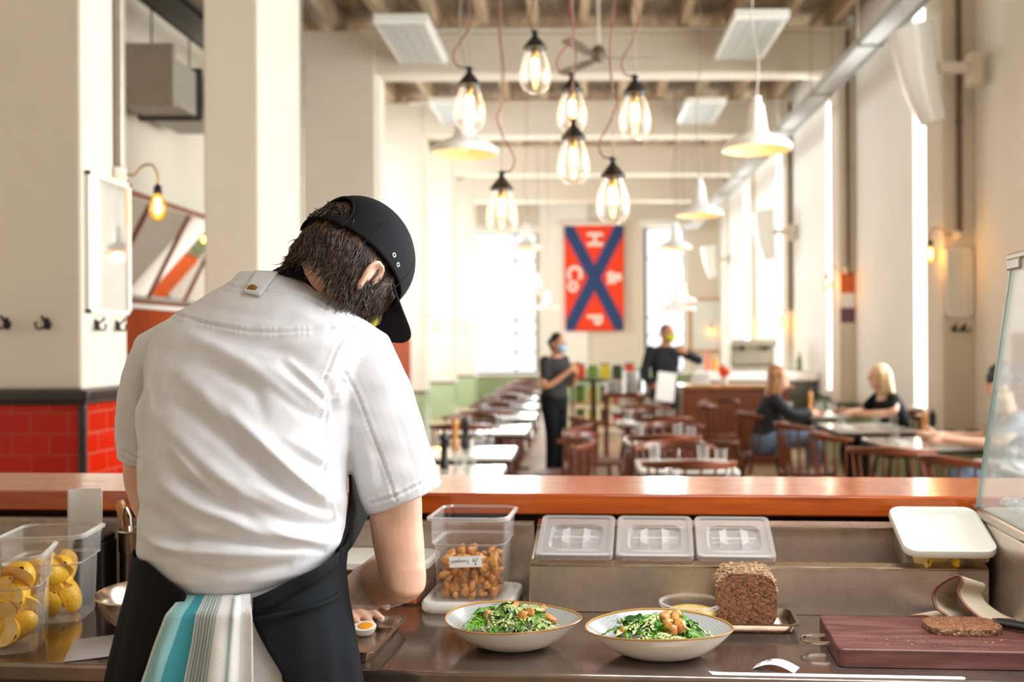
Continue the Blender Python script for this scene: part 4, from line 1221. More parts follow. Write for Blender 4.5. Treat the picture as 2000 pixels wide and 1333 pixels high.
# timber bar top on its half wall
def bar_wood():
    m = NT('varnished_bar_timber')
    n1 = m.n('ShaderNodeTexNoise', {'Vector': m.coord((.7, 9, 9)), 'Scale': 5.0, 'Detail': 7.0, 'Distortion': .4})
    n2 = m.n('ShaderNodeTexNoise', {'Vector': m.coord((1, 2, 2)), 'Scale': 16.0, 'Detail': 4.0})
    c = m.ramp(n1.outputs['Fac'], [(.25, '#8a3208'), (.5, '#b9500f'), (.75, '#c8641c')])
    mr = m.n('ShaderNodeMapRange', {'Value': n2.outputs['Fac'], 'From Min': .3, 'From Max': .75, 'To Min': .14, 'To Max': .30})
    b = m.n('ShaderNodeBsdfPrincipled', {'Base Color': c, 'Roughness': mr.outputs[0]})
    b.inputs['Coat Weight'].default_value = .5
    b.inputs['Coat Roughness'].default_value = .12
    m.surf(b.outputs[0]); return m.m
t = thing('bar_counter', 'thick orange varnished timber bar top running across behind the steel counter', 'bar counter', K(0, .595, 0), -PHI)
b = MB(); b.box2((-2.6, 0, 1.088), (2.2, .33, 1.138)); obj('bar_top', b, bar_wood(), t, bevel=.006, seg=3)
b = MB(); b.box2((-2.6, .05, 0), (2.2, .28, 1.088)); obj('front_panel', b, M_['cap_trim'], t, smooth=False)

# topping rail
t = thing('topping_rail', 'stainless steel topping rail with sloping lids at the back of the worktop', 'topping rail', K(-.145, .405, CT), -PHI)
RL = .98
b = MB()
b.box2((0, 0, .0), (RL, .008, .104))                         # front
b.box2((0, .158, 0), (RL, .166, .166))                       # back
b.box2((0, .008, .02), (RL, .158, .026))                     # floor
b.prism([(0.008, 0.0), (.158, 0), (.158, .16), (.008, .104)], 0, .006, M=Matrix(((0, 0, 1), (1, 0, 0), (0, 1, 0))))
b.prism([(0.008, 0.0), (.158, 0), (.158, .16), (.008, .104)], RL - .006, RL, M=Matrix(((0, 0, 1), (1, 0, 0), (0, 1, 0))))
obj('rail_body', b, M_['brushed'], t, smooth=False, bevel=.002, seg=1)
SL = math.atan2(.062, .166)
b = MB()
b.box((RL / 2, .009, .105), (RL, .022, .006), M=Matrix.Rotation(SL, 3, 'X')); b.box((RL / 2, .158, .165), (RL, .03, .006), M=Matrix.Rotation(SL, 3, 'X'))
obj('lip', b, M_['pan_steel'], t, smooth=False, bevel=.002)
for k in range(3):
    b = MB(); b.box2((.02 + .177 * k, .02, .03), (.18 + .177 * k, .15, .088)); obj('insert_pan', b, M_['pan_steel'], t, smooth=False)
M_['lid_clear'] = clear('lid_polycarbonate', (.96, .955, .955), .22, .08, 1.5, .75, (.93, .92, .92))
lid0 = None
for k in range(3):
    lb = ['clear plastic pan lid on the topping rail, beside the tub of nuts', 'clear plastic pan lid, middle one of the three on the topping rail', 'clear plastic pan lid on the topping rail, above the bread loaf'][k]
    p = K(-.145 + .012 + .177 * k + .085, .405 + .085, CT + .1475)
    if lid0 is None:
        lid0 = thing('pan_lid', lb, 'lid', p, 0, 'clear pan lids on the topping rail')
        b = MB()
        o = rrect(.170, .172, .012, 4); i1 = rrect(.150, .152, .012, 4); i2 = rrect(.120, .105, .022, 4); i3 = rrect(.108, .093, .02, 4)
        b.rings([[(x, y, -.006) for x, y in o], [(x, y, .004) for x, y in o], [(x * .985, y * .985, .006) for x, y in o], [(x, y, .005) for x, y in i1], [(x, y, .001) for x, y in i1], [(x, y, .001) for x, y in i2], [(x, y, -.008) for x, y in i3]], cap0=False, cap1=True)
        obj('lid_sheet', b, M_['lid_clear'], lid0, angle=25)
        b = MB()
        for s in (-1, 1):
            b.prism([(-.008, -.035), (.008, -.022), (.008, .022), (-.008, .035)], -.012, .004, c=(s * .024 , 0, 0), M=Matrix.Scale(s, 3, (1, 0, 0)))
        b.box2((-.05, -.003, -.012), (.05, .003, .0)); obj('grip', b, M_['lid_milky'] if 'lid_milky' in M_ else M_['lid_clear'], lid0)
        lid0.rotation_euler = (SL, 0, -PHI)
    else:
        dup(lid0, p, None, lb)

# ---------------------------------------------------------------- square tubs
M_['tub'] = clear('tub_polycarbonate', (.985, .98, .975), .03, .05, 1.4, .5, (.85, .83, .80))
M_['tub_rim'] = clear('tub_rim_polycarbonate', (.90, .885, .87), .22, .06, 1.5, .7, (.85, .83, .80))
def tub(loc, label, w=.19, h=.19, rz=-PHI, name='food_tub'):
    t = thing(name, label, 'food container', loc, rz)
    b = MB()
    f = lambda s, z: [(x, y, z) for x, y in rrect(s, s, s * .16, 5)]
    b.rings([f(w * .74, .004), f(w * .78, .0), f(w * .80, .008), f(w * .835, h * .66), f(w * .90, h * .68), f(w * .92, h * .97)], cap0=True, cap1=False)
    b.f.pop(0) if False else None
    obj('tub_wall', b, M_['tub'], t, angle=30)
    b = MB()
    b.rings([f(w * .92, h * .965), f(w * 1.0, h * .955), f(w * 1.005, h * .985), f(w * .93, h)], cap0=False, cap1=False)
    b.rings([f(w * .93, h), f(w * .905, h * .975), f(w * .92, h * .965)], cap0=False, cap1=False)
    obj('rim', b, M_['tub_rim'], t)
    b = MB()
    b.rings([f(w * .836, h * .655), f(w * .843, h * .66), f(w * .905, h * .68), f(w * .899, h * .69)], cap0=False, cap1=False); obj('step', b, M_['tub_rim'], t)
    return t
tubA = Vector((-1.127, 1.935, CT + .0005)); tubB = Vector((-1.142, 2.15, CT + .0005))
tub(tubA, 'clear square tub of lemon wedges at the very front edge of the worktop', w=.178, rz=R(18))
tub(tubB, 'clear square tub of lemon wedges behind the front tub', w=.178, rz=R(9))
def lemon_mat():
    rind = pbr('lemon_rind', '#fcbd06', .4, noise=.25, nscale=25, bump=.25, bscale=140, color2='#ffd23c')
    flesh = pbr('lemon_flesh', '#ffe9a8', .35, noise=.3, nscale=45, color2='#fbca58')
    return [rind, flesh]
LM = lemon_mat()
def lemon_wedge(cut):
    """lens shaped segment of a lemon: rind outside, flesh on the two cut faces"""
    b = MB()
    n, m = 10, 12
    rx, rl = .032, .042
    prof = lambda s: (rx * math.sin(PI * s) ** .7 if 0 < s < 1 else 0, rl * -math.cos(PI * s))
    ang = R(cut)
    rows = []
    for i in range(m + 1):
        s = i / m
        r, z = prof(min(max(s, .02), .98))
        rows.append([Vector((r * math.cos(-ang / 2 + ang * j / n), r * math.sin(-ang / 2 + ang * j / n), z)) for j in range(n + 1)])
    o = b.add([p for r in rows for p in r], [])
    for i in range(m):
        for j in range(n):
            a = o + i * (n + 1) + j
            b.f.append((a, a + 1, a + n + 2, a + n + 1)); b.mi.append(0)
    ax = b.add([Vector((.0, 0, p[0].z)) for p in rows], [])
    for i in range(m):
        b.f.append((o + i * (n + 1), o + (i + 1) * (n + 1), ax + i + 1, ax + i)); b.mi.append(1)
        b.f.append((o + i * (n + 1) + n, ax + i, ax + i + 1, o + (i + 1) * (n + 1) + n)); b.mi.append(1)
    return b
wedge_me = [lemon_wedge(a).mesh('lemon_wedge', LM, angle=50) for a in (95, 130, 180)]
def lemons(c, spots, lab, group):
    for i, (x, y, z, rx, ry, rz, k) in enumerate(spots):
        o = bpy.data.objects.new('lemon_wedge', wedge_me[k])
        COL.objects.link(o)
        o.location = c + Vector((x, y, z))
        o.rotation_euler = (rx, ry, rz)
        o.scale = (.98, .98, .98)
        tag(o, lab, 'lemon wedge', group)
rr = random.Random(4)
def spots(n, w, z0, dz, zmax):
    out = []
    for i in range(n):
        lay = i // 5
        a = i * 2.4
        r = w * (.25 + .6 * ((i * .618) % 1))
        out.append((max(-w, min(w, r * math.cos(a) * 1.2)), max(-w, min(w, r * math.sin(a) * 1.2)), z0 + lay * dz, rr.uniform(0, 6.28), rr.uniform(-.8, .8), rr.uniform(0, 6.28), rr.choice((0, 0, 1, 1, 2))))
    return out
lemons(tubA, spots(17, .029, .040, .030, .12), 'lemon wedge inside the front clear tub on the worktop', 'lemon wedges in the front tub')
lemons(tubB, spots(15, .029, .040, .030, .12), 'lemon wedge inside the rear clear tub on the worktop', 'lemon wedges in the rear tub')

# ---------------------------------------------------------------- nuts: tub on a white lid
NT0 = Vector((-.243, 2.262, CT))
t = thing('tub_lid', 'white plastic tub lid lying under the tub of nuts', 'lid', NT0 + Vector((0, -.01, .0005)), -PHI)
M_['lid_white'] = pbr('white_polythene', '#ebeae2', .45, sss=.1, sss_col=(1, 1, 1))
b = MB(); f = lambda s, z: [(x, y, z) for x, y in rrect(s, s, .03, 5)]
b.rings([f(.196, 0), f(.204, .006), f(.204, .018), f(.198, .024), f(.178, .024), f(.172, .016)]); obj('lid_body', b, M_['lid_white'], t)
tub(NT0 + Vector((0, -.005, .0175)), 'clear square tub of candied nuts with a handwritten white label', w=.185, h=.19)
# label on its front
t_lab = [o for o in bpy.data.objects if o.get('label', '') == 'clear square tub of candied nuts with a handwritten white label'][0]
lab = MB(); lab.box((0, 0, 0), (.072, .0006, .024), M=Matrix.Rotation(R(-2.5), 3, 'Y'))
lo = obj('label_sticker', lab, M_['paper'], t_lab, smooth=False, loc=(-.004, -.0795, .092))
ink = pbr('black_ink', '#2c2c34', .7)
def script_line(strokes, r=.0004):
    b = MB()
    for s in strokes:
        b.tube([Vector((x, -.0008, z)) for x, z in s], r, 5)
    return b
S = .001
cx = -30
word = [[(0, 3), (-2, 4), (-4, 2), (-4, 0), (-2, -1), (0, 0)], [(1, 0), (1, 3), (2, 4), (3, 3)], [(7, 3), (5, 4), (4, 2), (5, 0), (7, 1), (7, 4), (7, 0), (8, 0)],
        [(9, 4), (9, 0), (9, 3), (11, 4), (12, 3), (12, 0)], [(14, 8), (14, 0), (16, 0), (17, 2), (16, 4), (14, 3)], [(19, 2), (22, 3), (21, 5), (19, 3), (20, 0), (22, 0)],
        [(24, 0), (24, 4), (25, 4), (26, 3)], [(27, 0), (27, 4), (28, 4), (29, 3)], [(31, 4), (32, 1), (34, 1), (35, 4), (34, -3), (31, -4)]]
b = script_line([[(cx * S + 0.002 + x * S * 1.0, z * S * 1.0 - .002 + x * S * .05) for x, z in s] for s in word])
num = [[(0, 8), (2, 9), (3, 7), (0, 4), (4, 4)], [(6, 9), (10, 9), (7, 4)], [(0, 2), (8, 3.4)], [(6, 0), (4, -2), (4, -5), (7, -5), (7, -3), (4, -3)]]
b2 = script_line([[(.016 + x * S * 1.1, z * S * .95 - .001) for x, z in s] for s in num])
o_ = len(b.v); b.add(b2.v, b2.f)
obj('handwriting', b, ink, lo, smooth=False)
M_['nut'] = pbr('candied_nut', '#f2b056', .3, noise=.55, nscale=60, bump=.5, bscale=90, color2='#9a5018', coat=.3)
def nut_mesh(seed, lx, ly, lz):
    r_ = np.random.default_rng(seed)
    b = MB(); b.ball((0, 0, 0), (lx, ly, lz), 14)
    ph = r_.uniform(0, 6.28, 6)
    out = []
    for v in b.v:
        k = 1 + .15 * math.sin(v[0] * 470 + ph[0]) * math.cos(v[1] * 380 + ph[1]) + .13 * math.sin(v[2] * 620 + ph[2] + v[0] * 200) - .25 * math.exp(-(v[1] / (ly * .25)) ** 2) * (1 if v[2] > 0 else .4)
        out.append((v[0] * k, v[1] * k, v[2] * k))
    b.v = out
    return b.mesh('nut', M_['nut'], angle=180)
nut_me = [nut_mesh(1, .0135, .009, .007), nut_mesh(2, .011, .0085, .006), nut_mesh(3, .015, .0075, .0065), nut_mesh(4, .009, .009, .008)]
rr = random.Random(11)
cnt = 0
for lay in range(6):
    for i in range(4):
        for j in range(6):
            edge = i in (0,) or lay >= 4 or j in (0, 5)
            if not edge: continue
            if lay == 5 and rr.random() < .45: continue
            x = (j - 2.5) * .0215 + rr.uniform(-.006, .006)
            y = (i - 1.5) * .032 + rr.uniform(-.005, .005)
            x, y = max(-.054, min(.054, x)), max(-.054, min(.054, y))
            o = bpy.data.objects.new('candied_nut', rr.choice(nut_me))
            COL.objects.link(o)
            q = Matrix.Rotation(-PHI, 3, 'Z') @ Vector((x, y, 0))
            o.location = NT0 + Vector((q.x, q.y - .005, .0175 + .017 + lay * .0145 + rr.uniform(-.004, .004)))
            o.scale = (1.35, 1.35, 1.35)
            o.rotation_euler = (rr.uniform(0, 6), rr.uniform(0, 6), rr.uniform(0, 6))
            tag(o, 'candied golden brown nut in the clear labelled tub', 'nut', 'candied nuts in the tub')
            cnt += 1

# ---------------------------------------------------------------- lidded orange container behind the arm
t = thing('food_container', 'clear container of orange vegetables with a white lid behind the chef arm', 'food container', (-.47, 2.30, CT + .0005), -PHI)
b = MB(); f = lambda s, z: [(x * s, y * s, z) for x, y in rrect(.26, .15, .025, 5)]
b.rings([f(.86, .0), f(.9, .004), f(.98, .085)], cap1=False); obj('box_wall', b, M_['tub'], t)
b = MB(); b.rings([f(.99, .08), f(1.03, .083), f(1.03, .095), f(.96, .1), f(.9, .096)]); obj('lid', b, M_['lid_white'], t)
b = MB(); b.rings([f(.83, .004), f(.88, .05), f(.8, .06)])
obj('contents', b, pbr('orange_vegetable', '#e88a12', .45, noise=.4, nscale=40, bump=.6, bscale=50, color2='#c4570c'), t)

# ---------------------------------------------------------------- steel pot of utensils, canister, card, bowl
pc = Vector((-1.035, 2.335, CT + .0005))
t = thing('utensil_pot', 'round steel pot holding tongs and spoons by the timber bar', 'pot', pc, 0)
b = MB(); b.lathe([(.042, 0), (.044, .004), (.044, .105), (.046, .108), (.046, .15), (.049, .154), (.046, .157), (.043, .15), (.041, .01), (.002, .008)], (0, 0, 0), 32); obj('pot_body', b, M_['pan_steel'], t)
def tool(kind, dx, dy, lean, az, L, lb):
    t = thing('tongs' if kind == 'tongs' else 'wooden_handled_tool', lb, 'tongs' if kind == 'tongs' else 'kitchen tool', pc + Vector((dx, dy, .010)), az, 'utensils in the steel pot')
    M = Matrix.Rotation(lean, 3, 'Y')
    if kind == 'tongs':
        for s in (-1, 1):
            b = MB(); b.tube([M @ Vector((s * .003, 0, .0)), M @ Vector((s * .008, 0, L * .6)), M @ Vector((s * .009, 0, L * .9)), M @ Vector((s * .002, 0, L))], [.006, .008, .0085, .006], 8, flat=.4); obj('arm', b, M_['pan_steel'], t)
    else:
        b = MB(); b.tube([M @ Vector((0, 0, 0)), M @ Vector((0, 0, L * .68))], .0045, 8); obj('shaft', b, M_['pan_steel'], t)
        b = MB(); b.tube([M @ Vector((0, 0, L * .62)), M @ Vector((0, 0, L * .8)), M @ Vector((0, 0, L * .95)), M @ Vector((0, 0, L))], [.008, .0105, .011, .006], 10); obj('handle', b, M_['mill'], t)
tool('wood', -.012, .0, -.16, 0, .215, 'tool with an orange wooden handle leaning out of the steel pot toward the card')
tool('wood', .006, .012, -.04, 0, .222, 'tool with a pale round wooden handle upright in the steel pot')
tool('tongs', -.004, -.016, -.10, .2, .20, 'steel tongs leaning in the pot between the two wooden handles')
tool('tongs', .014, -.006, .07, .1, .215, 'steel tongs at the chef side of the steel pot')
t = thing('canister', 'black canister beside the steel utensil pot', 'canister', (-1.128, 2.31, CT + .0005), -PHI)
b = MB(); b.prism(rrect(.075, .075, .015), 0, .135); obj('body', b, M_['black'], t, bevel=.004); b = MB(); b.prism(rrect(.07, .07, .015), .135, .15); obj('lid', b, M_['black'], t, bevel=.004)
t = thing('paper_card', 'curled white paper sheet standing up against the timber bar', 'paper', (-1.196, 2.405, CT + .0005), -PHI)
b = MB(); b.grid(lambda u, v: ((u - .5) * .088, .010 * math.sin(PI * (u * 1.1)) - .004, .238 * v + .004 * u), 14, 4); obj('sheet', b, M_['paper'], t, solid=.001)
t = thing('mixing_bowl', 'shiny steel mixing bowl beside the chef hip', 'bowl', (-.868, 2.05, CT + .0005))
b = MB(); b.lathe([(.045, 0), (.075, .012), (.102, .038), (.116, .068), (.12, .08), (.124, .081), (.122, .084), (.116, .08), (.110, .062), (.09, .03), (.05, .006), (.002, .004)], (0, 0, 0), 48); obj('bowl_body', b, M_['pan_steel'], t)
t = thing('paper_sheet', 'pale blue white paper lying between the rear lemon tub and the steel mixing bowl', 'paper', (-.93, 1.935, CT + .0005), .35)
b = MB(); b.grid(lambda u, v: ((u - .5) * .12, (v - .5) * .15, .001 + .004 * u * u), 6, 6); obj('sheet', b, pbr('bluish_paper', '#d9dbe8', .7), t, solid=.0006)

# ---------------------------------------------------------------- egg tray
t = thing('egg_tray', 'small steel tray with egg halves at the chef hip', 'tray', K(-.50, .145, CT + .0005), -PHI)
def tray(t, w, d, h):
    b = MB(); f = lambda a, z: [(x, y, z) for x, y in rrect(w + a, d + a, .02, 4)]
    b.rings([f(-.03, .001), f(-.028, 0), f(-.012, h), f(.0, h), f(0, h + .002), f(-.014, h + .002), f(-.03, .002)]); obj('tray_body', b, M_['pan_steel'], t)
tray(t, .24, .25, .022)
def egg(u, v, rz, lb, tilt=.25):
    t = thing('egg_half', lb, 'egg', K(u, v, CT + .0045), rz, 'egg halves on the steel tray')
    b = MB(); b.lathe([(.004, 0), (.014, .004), (.0185, .013), (.019, .019)], (0, 0, 0), 20, sx=1.25, sy=1.0); obj('white', b, M_['egg_white'], t)
    b = MB(); b.lathe([(.0135, .0188), (.012, .0205), (.002, .0215)], (.002, 0, 0), 18, sx=1.15); obj('yolk', b, M_['yolk'], t)
    t.rotation_euler.x = tilt
    return t
M_['egg_white'] = pbr('egg_white', '#f3eee4', .3, sss=.2, sss_col=(1, .9, .8)); M_['yolk'] = pbr('egg_yolk', '#f0a014', .45, noise=.15, nscale=40)
egg(-.452, .20, .1, 'egg half with orange yolk in the corner of the steel tray, clear of the apron')
egg(-.51, .21, .3, 'egg half on the steel tray close behind the apron')
egg(-.55, .14, -.4, 'egg half on the steel tray hidden closest to the apron')

# ---------------------------------------------------------------- salad bowls
def bowl_mat():
    m = NT('stoneware_bowl')
    g = m.n('ShaderNodeNewGeometry')
    tc = m.n('ShaderNodeTexCoord')
    n1 = m.n('ShaderNodeTexNoise', {'Vector': tc.outputs['Object'], 'Scale': 30.0, 'Detail': 5.0})
    w = m.n('ShaderNodeTexWave', {'Vector': tc.outputs['Object'], 'Scale': 70.0, 'Distortion': 3.0, 'Detail': 2.0}, wave_type='RINGS', rings_direction='Z')
    c = m.ramp(w.outputs['Fac'], [(.2, '#a4a6a5'), (.8, '#b0b2b0')])
    b = m.n('ShaderNodeBsdfPrincipled', {'Base Color': c, 'Roughness': .12})
    m.surf(b.outputs[0]); return m.m
M_['bowl_in'] = bowl_mat()
M_['bowl_out'] = pbr('cream_stoneware', '#ebe6dc', .22, noise=.05, nscale=12)
M_['bowl_rim'] = pbr('brown_glazed_rim', '#b98a48', .25)
def salad_bowl(c, rx, ry, rz, label, ph):
    t = thing('salad_bowl', label, 'bowl', c, rz)
    H = .055
    def rad(a, s):
        return 1 + s * (.035 * math.cos(3 * a + ph) + .02 * math.cos(2 * a + ph * 2))
    def ring(q, z, wob=0):
        n = 56
        return [(rx * q * rad(2 * PI * j / n, q ** 2) * math.cos(2 * PI * j / n), ry * q * rad(2 * PI * j / n, q ** 2) * math.sin(2 * PI * j / n), z + wob * math.cos(2 * (2 * PI * j / n) + ph)) for j in range(n)]
    b = MB(); b.rings([ring(.30, .0), ring(.46, .001), ring(.62, .010), ring(.80, .027, .001), ring(.93, .044, .002), ring(.995, H, .003)], cap1=False); obj('outside', b, M_['bowl_out'], t)
    b = MB(); b.rings([ring(.985, H - .001, .003), ring(.92, .046, .002), ring(.78, .030, .001), ring(.58, .015), ring(.3, .009), ring(.02, .008)], cap0=False); obj('inside', b, M_['bowl_in'], t)
    b = MB(); b.rings([ring(.996, H - .0015, .003), ring(1.006, H + .0005, .003), ring(.998, H + .0022, .003), ring(.983, H + .001, .003), ring(.98, H - .002, .003)], cap0=False, cap1=False); obj('rim', b, M_['bowl_rim'], t)
    return t
BA, BB = Vector((-.134, 1.935, CT + .0005)), Vector((.149, 1.872, CT + .0005))
salad_bowl(BA, .133, .112, -.1, 'salad bowl beside the tub of nuts', .9)
salad_bowl(BB, .139, .104, -.1, 'salad bowl between the other salad bowl and the chopping board', 2.2)
LEAF = [pbr('leaf_green', '#6f9e34', .4, noise=.3, nscale=30, color2='#3d7a1c', sss=.1), pbr('leaf_pale', '#a6c072', .45, noise=.3, nscale=40, color2='#cbd69a'),
        pbr('leaf_dark', '#2f6a22', .35, noise=.3, nscale=30, color2='#1e4a18'), pbr('leaf_bright', '#6cc21e', .35, noise=.2, nscale=30)]
dark_leaf = pbr('leaf_plum', '#2a2630', .3)
def leaf_mesh(kind, seed):
    r_ = random.Random(seed)
    b = MB()
    n = 34
    L = {'frisee': .085, 'rocket': .078, 'round': .045}[kind]
    pts = []
    bend = r_.uniform(.4, 1.1)
    for i in range(n + 1):
        s = i / n
        if kind == 'frisee': w = .0016 + (.0115 * abs(math.sin(s * 15 + seed)) ** 1.6 * math.sin(PI * min(s * 1.02, 1)) ** .6 if s > .15 else 0)
        elif kind == 'rocket': w = .0018 + .0085 * (math.sin(PI * max(s - .25, 0) / .75) ** .7 if s > .25 else 0) * (1 + .45 * math.sin(s * 22))
        else: w = .002 + .017 * (math.sin(PI * max(s - .3, 0) / .7) ** .6 if s > .3 else 0)
        x = L * s
        z = .02 * math.sin(s * PI * bend) - .012 * s * s
        curl = r_.uniform(.15, .3) * w if kind != 'round' else .25 * w
        ru = .0022 * math.sin(s * 31 + seed) if kind == 'frisee' else .0012 * math.sin(s * 20)
        pts.append([(x, -w, z + curl + ru), (x, -w * .5, z + ru * .3), (x, 0, z - .0008), (x, w * .5, z - ru * .3), (x, w, z + curl - ru)])
    b.rings([[(x - L * .5, y, z) for x, y, z in r] for r in pts], closed=False)
    return b
leaf_me = {}
for kind in ('frisee', 'rocket', 'round'):
    for sd in range(3):
        for mi, mt in enumerate(LEAF):
            leaf_me[kind, sd, mi] = leaf_mesh(kind, sd * 7 + 3).mesh('salad_leaf', mt, angle=180)
def frisee_mesh(seed):
    r_ = random.Random(seed)
    b = MB(); L = .085
    rib = lambda s: Vector((L * (s - .5), .004 * math.sin(s * 5 + seed), .022 * math.sin(s * 2.6) - .012 * s * s))
    b.rings([[rib(i / 12) + Vector((0, y, abs(y) * .5)) for y in (-.0016 * (1.2 - i / 12), 0, .0016 * (1.2 - i / 12))] for i in range(13)], closed=False)
    for i in range(11):
        s = .2 + .78 * i / 10
        for q in (-1, 1):
            p = rib(s); ll = r_.uniform(.010, .019) * (1.15 - .6 * abs(s - .6)); a = r_.uniform(.5, 1.0)
            d = Vector((math.cos(a), q * math.sin(a), r_.uniform(.0, .5)))
            row = []
            for k in range(6):
                t = k / 5; w = .0026 * (1 - t ** 2) * (1 + .5 * math.sin(k * 2.5)) + .0003
                c = p + d * ll * t + Vector((0, 0, -.006 * t * t + .002 * math.sin(t * 6)))
                n = Vector((-d.y, d.x, 0)).normalized()
                row.append([c - n * w, c + Vector((0, 0, -.0006)), c + n * w])
            b.rings(row, closed=False)
    return b
for sd in range(4):
    for mi, mt in enumerate(LEAF): leaf_me['curly', sd, mi] = frisee_mesh(sd * 5 + 1).mesh('salad_leaf', mt, angle=180)
def salad(c, rw, seed, n, nuts, glab, group, top):
    r_ = random.Random(seed)
    for i in range(n):
        kind = r_.choice(('curly', 'curly', 'curly', 'curly', 'frisee', 'rocket', 'rocket', 'round'))
        mi = {'curly': r_.choice((0, 1, 1, 1, 3)), 'frisee': r_.choice((0, 1)), 'rocket': r_.choice((0, 0, 2)), 'round': r_.choice((3, 0, 2))}[kind]
        a = i * 2.4 + r_.uniform(-.3, .3)
        q = math.sqrt((i + .5) / n)
        o = bpy.data.objects.new('salad_leaf', leaf_me[kind, r_.randrange(3), mi])
        COL.objects.link(o)
        hz = .030 + top * (1 - q * q) + r_.uniform(-.003, .006)
        o.location = c + Vector((rw * q * .70 * math.cos(a) - .004, rw * .50 * q * math.sin(a), hz))
        o.rotation_euler = (r_.uniform(-.9, .9), r_.uniform(-.6, .35) * (1.1 - q), a + r_.uniform(-1.9, 1.9))
        s = r_.uniform(.6, .95)
        o.scale = (s, s, s)
        tag(o, glab, 'salad leaf', group)
    for (x, y, z, s, k) in nuts:
        o = bpy.data.objects.new('candied_nut', nut_me[k]); COL.objects.link(o)
        o.location = c + Vector((x, y, z + .012)); o.rotation_euler = (r_.uniform(0, 6), r_.uniform(0, 6), r_.uniform(0, 6)); o.scale = (s, s, s)
        tag(o, 'candied nut on the leaves of the ' + group.split(' of the ')[1], 'nut', 'candied nuts on the ' + group.split(' of the ')[1])
    for i in range(3):
        o = bpy.data.objects.new('salad_leaf', leaf_mesh('round', i).mesh('dark_leaf', dark_leaf, angle=180)); COL.objects.link(o)
        o.location = c + Vector((.01 + .02 * i, -.045 + .01 * i, .022)); o.rotation_euler = (.2, -.2, 1.1 * i); o.scale = (.8, .8, .8)
        tag(o, 'dark plum coloured leaf low in the ' + group.split(' of the ')[1], 'salad leaf', 'plum leaves of the ' + group.split(' of the ')[1])
salad(BA, .098, 3, 90, [(-.045, -.02, .05, 1.1, 0), (.02, -.03, .048, 1.3, 2), (.035, -.02, .055, 1.2, 1), (.058, .01, .055, .9, 3), (.075, -.012, .042, 1.1, 0), (.004, .01, .06, 1, 1)],
      'green salad leaf in the bowl beside the tub of nuts', 'leaves of the salad beside the nut tub', .030)
salad(BB, .098, 8, 90, [(.01, -.03, .050, 1.3, 0), (.025, -.012, .058, 1.4, 1), (.008, -.012, .062, 1.3, 3), (.034, -.03, .05, 1.25, 0), (.018, -.04, .042, 1.3, 1), (.03, .0, .064, 1.1, 3), (-.072, -.02, .04, .8, 1)],
      'green salad leaf in the bowl close to the chopping board', 'leaves of the salad close to the board', .028)

# ---------------------------------------------------------------- little pot of butter
t = thing('deli_pot', 'small round clear pot of yellow butter in front of the topping rail', 'food container', (.228, 2.068, CT + .0005))
b = MB(); b.lathe([(.05, .001), (.052, 0), (.062, .045)], (0, 0, 0), 36, cap1=False); obj('pot_wall', b, M_['tub'], t)
b = MB(); b.lathe([(.062, .043), (.067, .043), (.067, .049), (.062, .05), (.0605, .046)], (0, 0, 0), 36, cap0=False, cap1=False); obj('rim', b, M_['tub_rim'], t)
b = MB(); b.lathe([(.049, .003), (.055, .026), (.045, .031), (.02, .034), (.002, .033)], (0, 0, 0), 24)
b.ball((.026, -.02, .028), (.022, .02, .014), 12); b.ball((-.02, -.02, .026), (.022, .02, .011), 12)
obj('butter', b, pbr('yellow_butter', '#e6bc3c', .5, noise=.3, nscale=30, color2='#f0dca0', bump=.4, bscale=40), t)

# ---------------------------------------------------------------- loaf on its tray, board, slice
def bread(name, base, c2, hole, seeds, bump=1.0, sc=160):
    m = NT(name)
    co = m.coord((1, 1, 1))
    n1 = m.n('ShaderNodeTexNoise', {'Vector': co, 'Scale': sc, 'Detail': 3.0, 'Roughness': .6})
    v = m.n('ShaderNodeTexVoronoi', {'Vector': co, 'Scale': sc * .9, 'Randomness': 1.0})
    c = m.ramp(n1.outputs['Fac'], [(.32, hole), (.45, base), (.62, c2)])
    sd = m.n('ShaderNodeTexVoronoi', {'Vector': m.coord((1, 1, 1.9)), 'Scale': sc * .75})
    ms = m.n('ShaderNodeMath', {0: sd.outputs['Distance'], 1: seeds}, operation='LESS_THAN')
    mx = m.n('ShaderNodeMix', data_type='RGBA')
    m.t.links.new(ms.outputs[0], mx.inputs[0]); m.t.links.new(c, mx.inputs[6]); mx.inputs[7].default_value = (*lin('#d8b48a'), 1)
    b = m.n('ShaderNodeBsdfPrincipled', {'Base Color': mx.outputs[2], 'Roughness': .75})
    bp = m.n('ShaderNodeBump', {'Height': n1.outputs['Fac'], 'Strength': bump, 'Distance': .004})
    m.t.links.new(bp.outputs[0], b.inputs['Normal'])
    m.surf(b.outputs[0]); return m.m
M_['crust'] = bread('seeded_crust', '#7c5a3c', '#a07f5c', '#4a2f1c', .30, .8, 130)
M_['crumb'] = bread('rye_crumb', '#7a4c2e', '#956240', '#331a0e', .16, 1.0, 190)
t = thing('bread_tray', 'small steel tray under the seeded loaf', 'tray', (.352, 2.062, CT + .0005), -PHI)
tray(t, .185, .135, .018)
t = thing('bread_loaf', 'cut dark seeded rye loaf on a steel tray', 'bread', (.340, 2.066, CT + .003), -PHI)
def loaf_ring(y, k=1.0, dz=0):
    out = []
    r_ = random.Random(5)
    for j in range(40):
        a = 2 * PI * j / 40
        x = .058 * k * math.copysign(abs(math.cos(a)) ** .45, math.cos(a)) * (1.03 if math.sin(a) > -.3 else .97)
        z = .052 + .052 * k * math.copysign(abs(math.sin(a)) ** (.55 if math.sin(a) > 0 else .35), math.sin(a)) + (.010 * math.cos(x * 18) if math.sin(a) > 0 else 0) + dz
        out.append((x, y, max(z, .0)))
    return out
